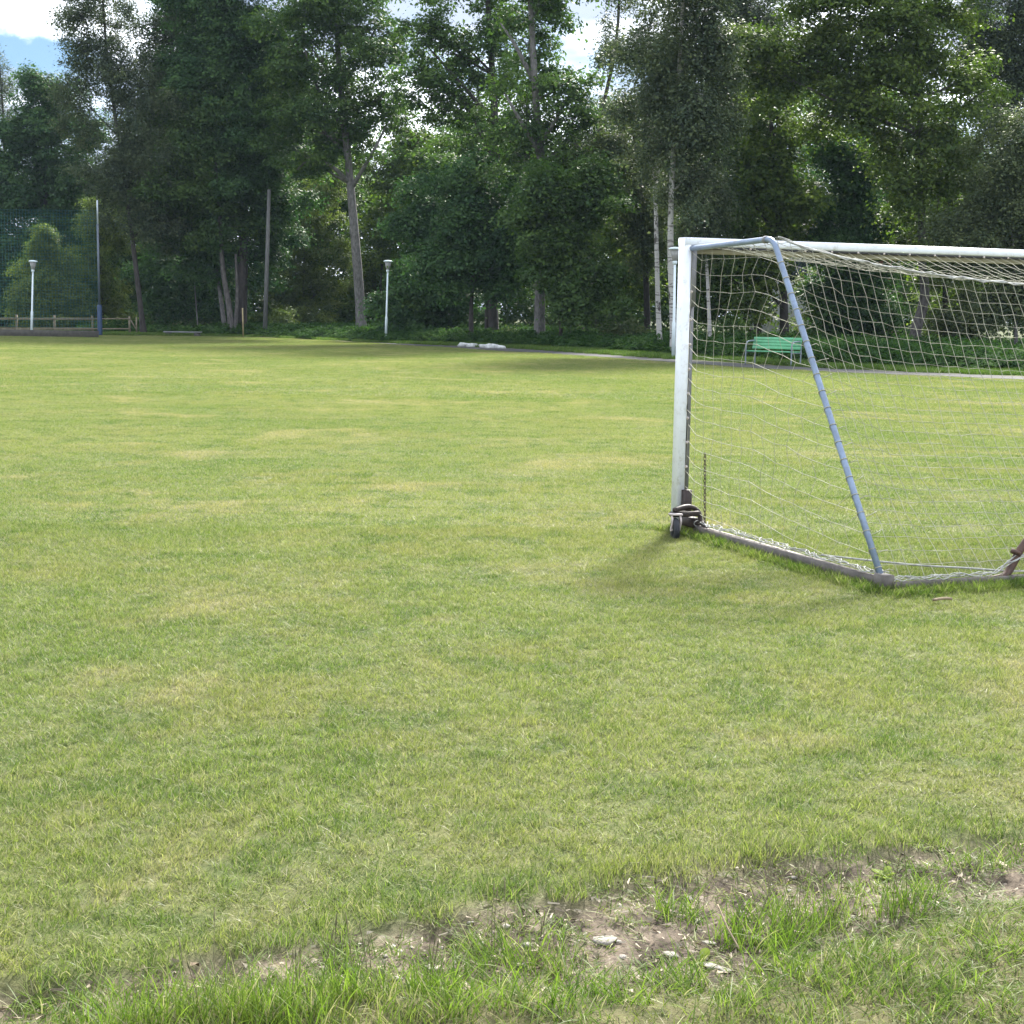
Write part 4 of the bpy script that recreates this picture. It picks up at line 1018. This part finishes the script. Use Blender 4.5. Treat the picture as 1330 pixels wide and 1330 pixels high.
tree('understory_tree', 'dark leafy low tree right of the middle park lamp', 73, [(560, 441), (560, 400), (558, 340)], .22, [(560, 330, 50, 52), (532, 382, 40, 44), (588, 392, 42, 40), (556, 268, 46, 40), (540, 420, 40, 16)], 2.3, 'dark', 'bark_dark', clean=.1)
tree('understory_tree', 'dark dense tree in front of the double trunked oak', 68, [(612, 441), (612, 400), (615, 340), (618, 260)], .26, [(625, 298, 54, 54), (640, 350, 38, 28), (608, 238, 56, 42), (590, 340, 40, 40), (665, 310, 34, 46), (690, 325, 28, 38)], 2.3, 'dark', 'bark_dark', clean=.2)
tree('understory_tree', 'dark leafy tree right of the tall straight oak', 67.5, [(728, 444), (730, 400), (738, 330)], .2, [(745, 325, 40, 48), (748, 385, 28, 28), (762, 255, 50, 46), (700, 285, 36, 46), (775, 380, 34, 36), (706, 330, 28, 34), (710, 250, 34, 34)], 2.0, 'oak', 'bark_dark', clean=.2)
tree('understory_tree', 'sunlit small tree with arching boughs left of the forked birch', 79, [(806, 444), (804, 400), (800, 330)], .2, [(802, 315, 42, 50), (788, 372, 42, 30), (818, 250, 42, 46), (826, 360, 30, 40)], 1.5, 'maple', 'bark_dark', clean=.2, limbs=[[(803, 370), (825, 345), (845, 338)]])
tree('dark_tree', 'dark slender trunk left of the forked birch', 72, [(841, 452), (840, 390), (837, 320), (830, 240), (822, 170)], .36, [(802, 192, 52, 48), (770, 215, 44, 38), (830, 255, 36, 46), (842, 310, 26, 40)], 1.6, 'willow', 'bark_dark')
tree('forked_birch', 'slim white birch forking high up, left of the goal', 60, [(858, 462), (855, 405), (853, 330), (851, 250), (846, 200), (839, 120), (830, 30)], .235,
     [(828, 58, 36, 48), (852, 128, 40, 46), (862, 30, 36, 42), (845, -50, 55, 50), (818, 132, 30, 32), (842, 190, 30, 30)], 1.0, 'birch', 'birch', extra=[([(851, 252), (858, 190), (863, 120), (868, 30), (872, -60)], .15)], taper=.3)
tree('spotted_birch', 'white birch with black spots directly behind the left goal post', 57, [(876, 468), (874, 405), (871, 330), (872, 250), (878, 150), (885, 40), (890, -60)], .31,
     [(890, 60, 44, 64), (905, 135, 36, 44), (882, 182, 44, 42), (905, -40, 55, 55), (868, 90, 36, 48), (930, 60, 30, 50), (890, 235, 34, 30), (930, 150, 34, 44)], 1.6, 'birch', 'birch')
tree('sapling', 'thin pale sapling stem right of the tall straight oak', 69, [(758, 449), (756, 390), (753, 340), (750, 295)], .085, [(750, 290, 22, 18)], .9, 'oak', 'bark_grey', cat='sapling', clean=.6)
tree('sapling', 'thinnest short pale stem between straight oak and tall sapling', 69, [(739, 449), (742, 420), (743, 385)], .06, [(744, 376, 16, 14)], .9, 'oak', 'bark_grey', cat='sapling', clean=.6)
tree('sapling', 'thin leaning bare stem right of the middle park lamp', 72, [(546, 443), (543, 425), (540, 402)], .075, [(538, 398, 14, 12)], .9, 'oak', 'bark_grey', cat='sapling', clean=.6)
tree('sapling', 'thin pale stem in the dark wood left of the forked trunk', 82, [(258, 436), (255, 400), (252, 362)], .09, [(250, 355, 18, 14)], .9, 'dark', 'bark_grey', cat='sapling', clean=.6)
# --- right
tree('thin_birch', 'thin pale birch seen through the left side of the goal net', 62, [(923, 462), (921, 410), (918, 345), (914, 260), (910, 200)], .19, [(905, 235, 30, 40), (920, 295, 28, 36), (898, 290, 24, 36), (930, 240, 26, 36)], 1.2, 'birch', 'birch')
tree('dark_tree', 'dark trunk behind the left half of the green bench', 67, [(984, 462), (984, 400), (982, 330), (975, 230)], .40, [(938, 325, 46, 48), (968, 210, 48, 44), (905, 345, 30, 50), (950, 265, 44, 40), (940, 400, 34, 34)], 1.8, 'oak', 'bark_dark')
tree('dark_tree', 'thick dark trunk behind the right end of the green bench', 66, [(1019, 462), (1018, 400), (1014, 330), (1008, 230), (1000, 150)], .46, [(1000, 225, 54, 50), (1035, 262, 32, 38), (965, 262, 44, 42), (1010, 165, 54, 42), (1000, 310, 36, 36), (985, 370, 34, 36)], 1.9, 'maple', 'bark_dark')
tree('maple_tree', 'big spreading maple whose crooked grey trunk stands behind the goal net', 62, [(1186, 462), (1190, 428), (1199, 397), (1201, 370), (1197, 330), (1197, 250), (1195, 150), (1192, 50), (1190, -60)], .50,
     [(1130, 50, 72, 54), (1050, 62, 62, 54), (1200, 60, 62, 54), (1255, 108, 40, 34), (1000, 102, 54, 40), (1120, 132, 72, 44), (1222, 176, 50, 38), (1180, 240, 36, 38), (1100, -40, 95, 52), (1215, -40, 72, 52), (1202, 298, 32, 22), (962, 62, 34, 30), (1160, 180, 40, 36), (1240, 225, 34, 30)], 1.6, 'maple', 'bark',
     [[(1197, 262), (1165, 208), (1130, 160), (1075, 150)], [(1197, 205), (1235, 152), (1278, 118)], [(1195, 150), (1150, 90), (1110, 40)]], lsize=.82)
tree('dense_tree', 'dense blue-green bushy tree left of the crooked maple trunk', 68, [(1108, 462), (1108, 400), (1108, 300)], .34, [(1110, 222, 40, 48), (1110, 290, 48, 50), (1105, 360, 52, 48), (1112, 412, 54, 32), (1092, 182, 24, 24), (1070, 300, 24, 40)], 2.8, 'dark', 'bark_dark', clean=.1)
tree('dark_tree', 'straight dark trunk right of the crooked maple trunk', 69, [(1228, 464), (1228, 400), (1226, 330), (1216, 240)], .36, [(1240, 262, 36, 36), (1212, 350, 24, 34), (1250, 355, 28, 36), (1160, 300, 30, 34)], 1.5, 'maple', 'bark_dark')
tree('willow_tree', 'grey-green willow-like tree filling the right edge behind the crossbar', 58, [(1321, 470), (1319, 420), (1317, 340), (1312, 260)], .17, [(1298, 218, 52, 52), (1278, 290, 54, 44), (1322, 318, 46, 46), (1340, 180, 46, 52), (1250, 322, 34, 36), (1370, 260, 50, 60), (1310, 380, 40, 34), (1380, 350, 50, 60)], 1.8, 'willow', 'bark_grey', clean=.25, lsize=.85)
tree('tall_birch', 'tall airy birch at the top right corner against the sky', 73, [(1352, 464), (1345, 350), (1330, 200), (1315, 80), (1305, -50)], .34, [(1300, 42, 40, 56), (1312, 112, 36, 44), (1300, -40, 55, 50), (1345, 60, 40, 70), (1290, 150, 26, 26), (1270, 60, 26, 40)], 1.5, 'birch', 'birch')
tree('tall_tree', 'tall grey airy tree behind the left part of the spreading maple', 84, [(985, 450), (982, 300), (975, 130), (968, 20), (965, -60)], .36, [(968, 20, 36, 50), (985, 90, 36, 44), (955, -40, 50, 40), (1000, 30, 30, 40), (945, 130, 36, 40)], 1.5, 'birch', 'bark_dark')
tree('tall_tree', 'tall thin-topped tree behind the straight oak and forked birch', 86, [(772, 446), (772, 300), (780, 160), (800, 60), (806, -50)], .36, [(800, 60, 26, 40), (780, 170, 40, 44), (806, -30, 36, 36), (760, 240, 44, 44)], 1.2, 'birch', 'bark_dark')
# --- shrubs at the foot of the wood
SH = 'shrubs at the foot of the wood'
def shrub(label, Y, px, py, blobs, sp, layers=1.8):
    return tree('shrub', label, Y, [(px, py), (px, py - 12), (px + 2, py - 24)], .05, blobs, layers, sp, 'bark_dark', cat='shrub', group=SH, clean=.1)
shrub('low sunlit shrub left of the slender dark trunk by the forked birch', 68, 815, 448, [(815, 432, 34, 16), (790, 438, 26, 12), (838, 440, 16, 12)], 'willow')
shrub('dark shrub between the thin birch and the green bench', 63, 948, 462, [(948, 440, 30, 20), (925, 450, 20, 12)], 'weed' if 'weed' in SPEC else 'oak')
shrub('bright yellow-green shrub right of the green bench behind the net', 72, 1062, 452, [(1062, 402, 26, 34), (1055, 372, 22, 24), (1048, 430, 24, 22)], 'light', 1.4)
shrub('pale silvery shrub right of the straight dark trunk', 64, 1252, 462, [(1250, 412, 34, 34), (1240, 440, 36, 20), (1270, 390, 22, 22)], 'willow')
shrub('yellow-green lit shrub between crooked and straight dark trunk', 76, 1212, 456, [(1212, 410, 16, 34), (1210, 375, 12, 22)], 'light', 1.6)
shrub('low bright shrub right of the timber pole', 84, 366, 436, [(366, 412, 14, 18), (380, 424, 14, 12)], 'light', 1.4)
shrub('low leafy shrub right of the leaning birch trunk', 83, 212, 436, [(210, 424, 20, 12), (240, 426, 18, 10), (262, 424, 14, 10)], 'willow', 1.5)
shrub('small lit shrub behind the right end of the fence', 82, 150, 436, [(145, 424, 16, 12), (125, 426, 10, 9)], 'light', 1.3)
shrub('small shrub beside the right foot of the double trunked oak', 73, 662, 446, [(664, 432, 12, 14)], 'light', 1.4)

# --- the wood behind, one mass
blobs = []
WX = [-200, 90, 130, 200, 300, 420, 480, 520, 560, 640, 700, 760, 800, 900, 1000, 1200, 1270, 1320, 1500]; WT = [330, 300, 200, 110, 70, 120, 190, 205, 140, 120, 150, 160, 110, 70, 50, 90, 150, 170, 120]
for i in range(560):
    Y = random.uniform(94, 132); px = random.uniform(-180, 1500)
    gap = 1030 < px < 1090
    r = random.uniform(22, 46)
    py = random.uniform(np.interp(px, WX, WT) + r, 428)
    if gap: Y = random.uniform(112, 132)
    if px < 560: Y = random.uniform(108, 135)
    if px < 110: Y = random.uniform(118, 140); py = random.uniform(350, 410)
    pm = F / Y; blobs.append((at(px, py, Y), r / pm * 1.15, r / pm, r * .95 / pm))
V, v, w_ = leaf_cloud(blobs, .95, .27, .95, 36, .5, 999)
V[:, 2] = np.maximum(V[:, 2], .05)
me = mesh_np('far_wood', V, [np.arange(len(V)).reshape(-1, 4)], {'v': (v, 'POINT'), 'w': (w_, 'POINT')}, mats=[LEAF['oak']])
tag(link('far_wood', me), 'dense green wood behind the front trees, one leafy mass', 'wood', kind='stuff')

# --- undergrowth and verge grass along the wood
def weed_mesh(k):
    bl = [(Vector((0, 0, .30)), .34, .34, .28), (Vector((.2, .1, .18)), .25, .25, .16)]
    V, v, w_ = leaf_cloud(bl, 1.2, .085, .14, 14, .6, 2000 + k)
    V[:, 2] = np.maximum(V[:, 2], .0)
    return mesh_np('weed_clump', V, [np.arange(len(V)).reshape(-1, 4)], {'v': (v, 'POINT'), 'w': (w_, 'POINT')}, mats=[LEAF['weed']])
wc = variant_collection('weed_clumps', [weed_mesh(k) for k in range(8)])
P = grid_pts(36, 112, 0.62, lambda y: .40 * y + 2)
dd = P[:, 1] - path_far(P[:, 0]); px, _ = project(P[:, 0], P[:, 1])
band = np.interp(px, [0, 130, 200, 330, 480, 640, 760, 870, 1000, 1100, 1330], [30, 6, 5, 1.0, 1.5, 3.5, 5, 4, 5, 3, 2])
keep = (dd > band + 2.0 * (vnoise(P[:, 0], P[:, 1], 3, 61) - .5)) & (dd < 34) & (px > 100)
P = P[keep]; dd = dd[keep]; band = band[keep]; n = len(P)
edge = np.clip((dd - band) / 3, 0, 1)
hs = (0.7 + 1.0 * vnoise(P[:, 0], P[:, 1], 2.2, 63, 3)) * (0.55 + .55 * edge)
o = scatter('undergrowth', np.column_stack([P, np.zeros(n)]), rng.uniform(0, 6.28, n), np.stack([np.ones(n) * 1.15] * 2 + [hs], 1), wc, 8, 0.05)
tag(o, 'knee-high dark green weeds and nettles along the foot of the wood', 'undergrowth', kind='stuff')
verge_m = blade_mat('verge_blade', ((0.070, 0.135, 0.022), 0.85), 0.03, 0.4)
vg = variant_collection('verge_squares', tuft_meshes('verge_square', 4, verge_m, 1500, 0.56, 0.08, 0.20, 0.012, 0.4, 0.6, True, 2))
P = grid_pts(34, 112, 1.0, lambda y: .40 * y + 3, jit=.05)
dd = P[:, 1] - path_far(P[:, 0]); P = P[(dd > .4) & (dd < 26)]; n = len(P)
o = scatter('verge_grass', np.column_stack([P, np.zeros(n)]), rng.integers(0, 4, n) * math.pi / 2, np.stack([np.ones(n)] * 2 + [rng.uniform(.7, 1.2, n)], 1), vg, 4, 0)
tag(o, 'green verge grass between the path and the wood', 'grass', kind='stuff')

# ------------------------------------------------------------------ thin veil volume added to lift the dark foliage, imitating lens glare
hm, nt, out = newmat('thin_veil')
pv = N(nt, 'ShaderNodeVolumePrincipled', Density=0.00012); pv.inputs['Color'].default_value = (0.62, 0.80, 1.0, 1); pv.inputs['Anisotropy'].default_value = 0.0
nt.links.new(pv.outputs[0], out.inputs['Volume'])
mb = MB(); mb.box((0, 500, 24), (2400, 0, 0), (0, 1900, 0), (0, 0, 54))
o = mb.build('glare_veil', hm, origin=(0, 500, 24)); tag(o, 'thin bluish veil added before the wood to lift its darks like lens glare', 'glare_veil', kind='stuff')
# ------------------------------------------------------------------ render hints
scene.render.engine = 'CYCLES'
cy = scene.cycles
cy.max_bounces = 5; cy.diffuse_bounces = 3; cy.glossy_bounces = 2; cy.transmission_bounces = 4; cy.transparent_max_bounces = 6
cy.use_denoising = True
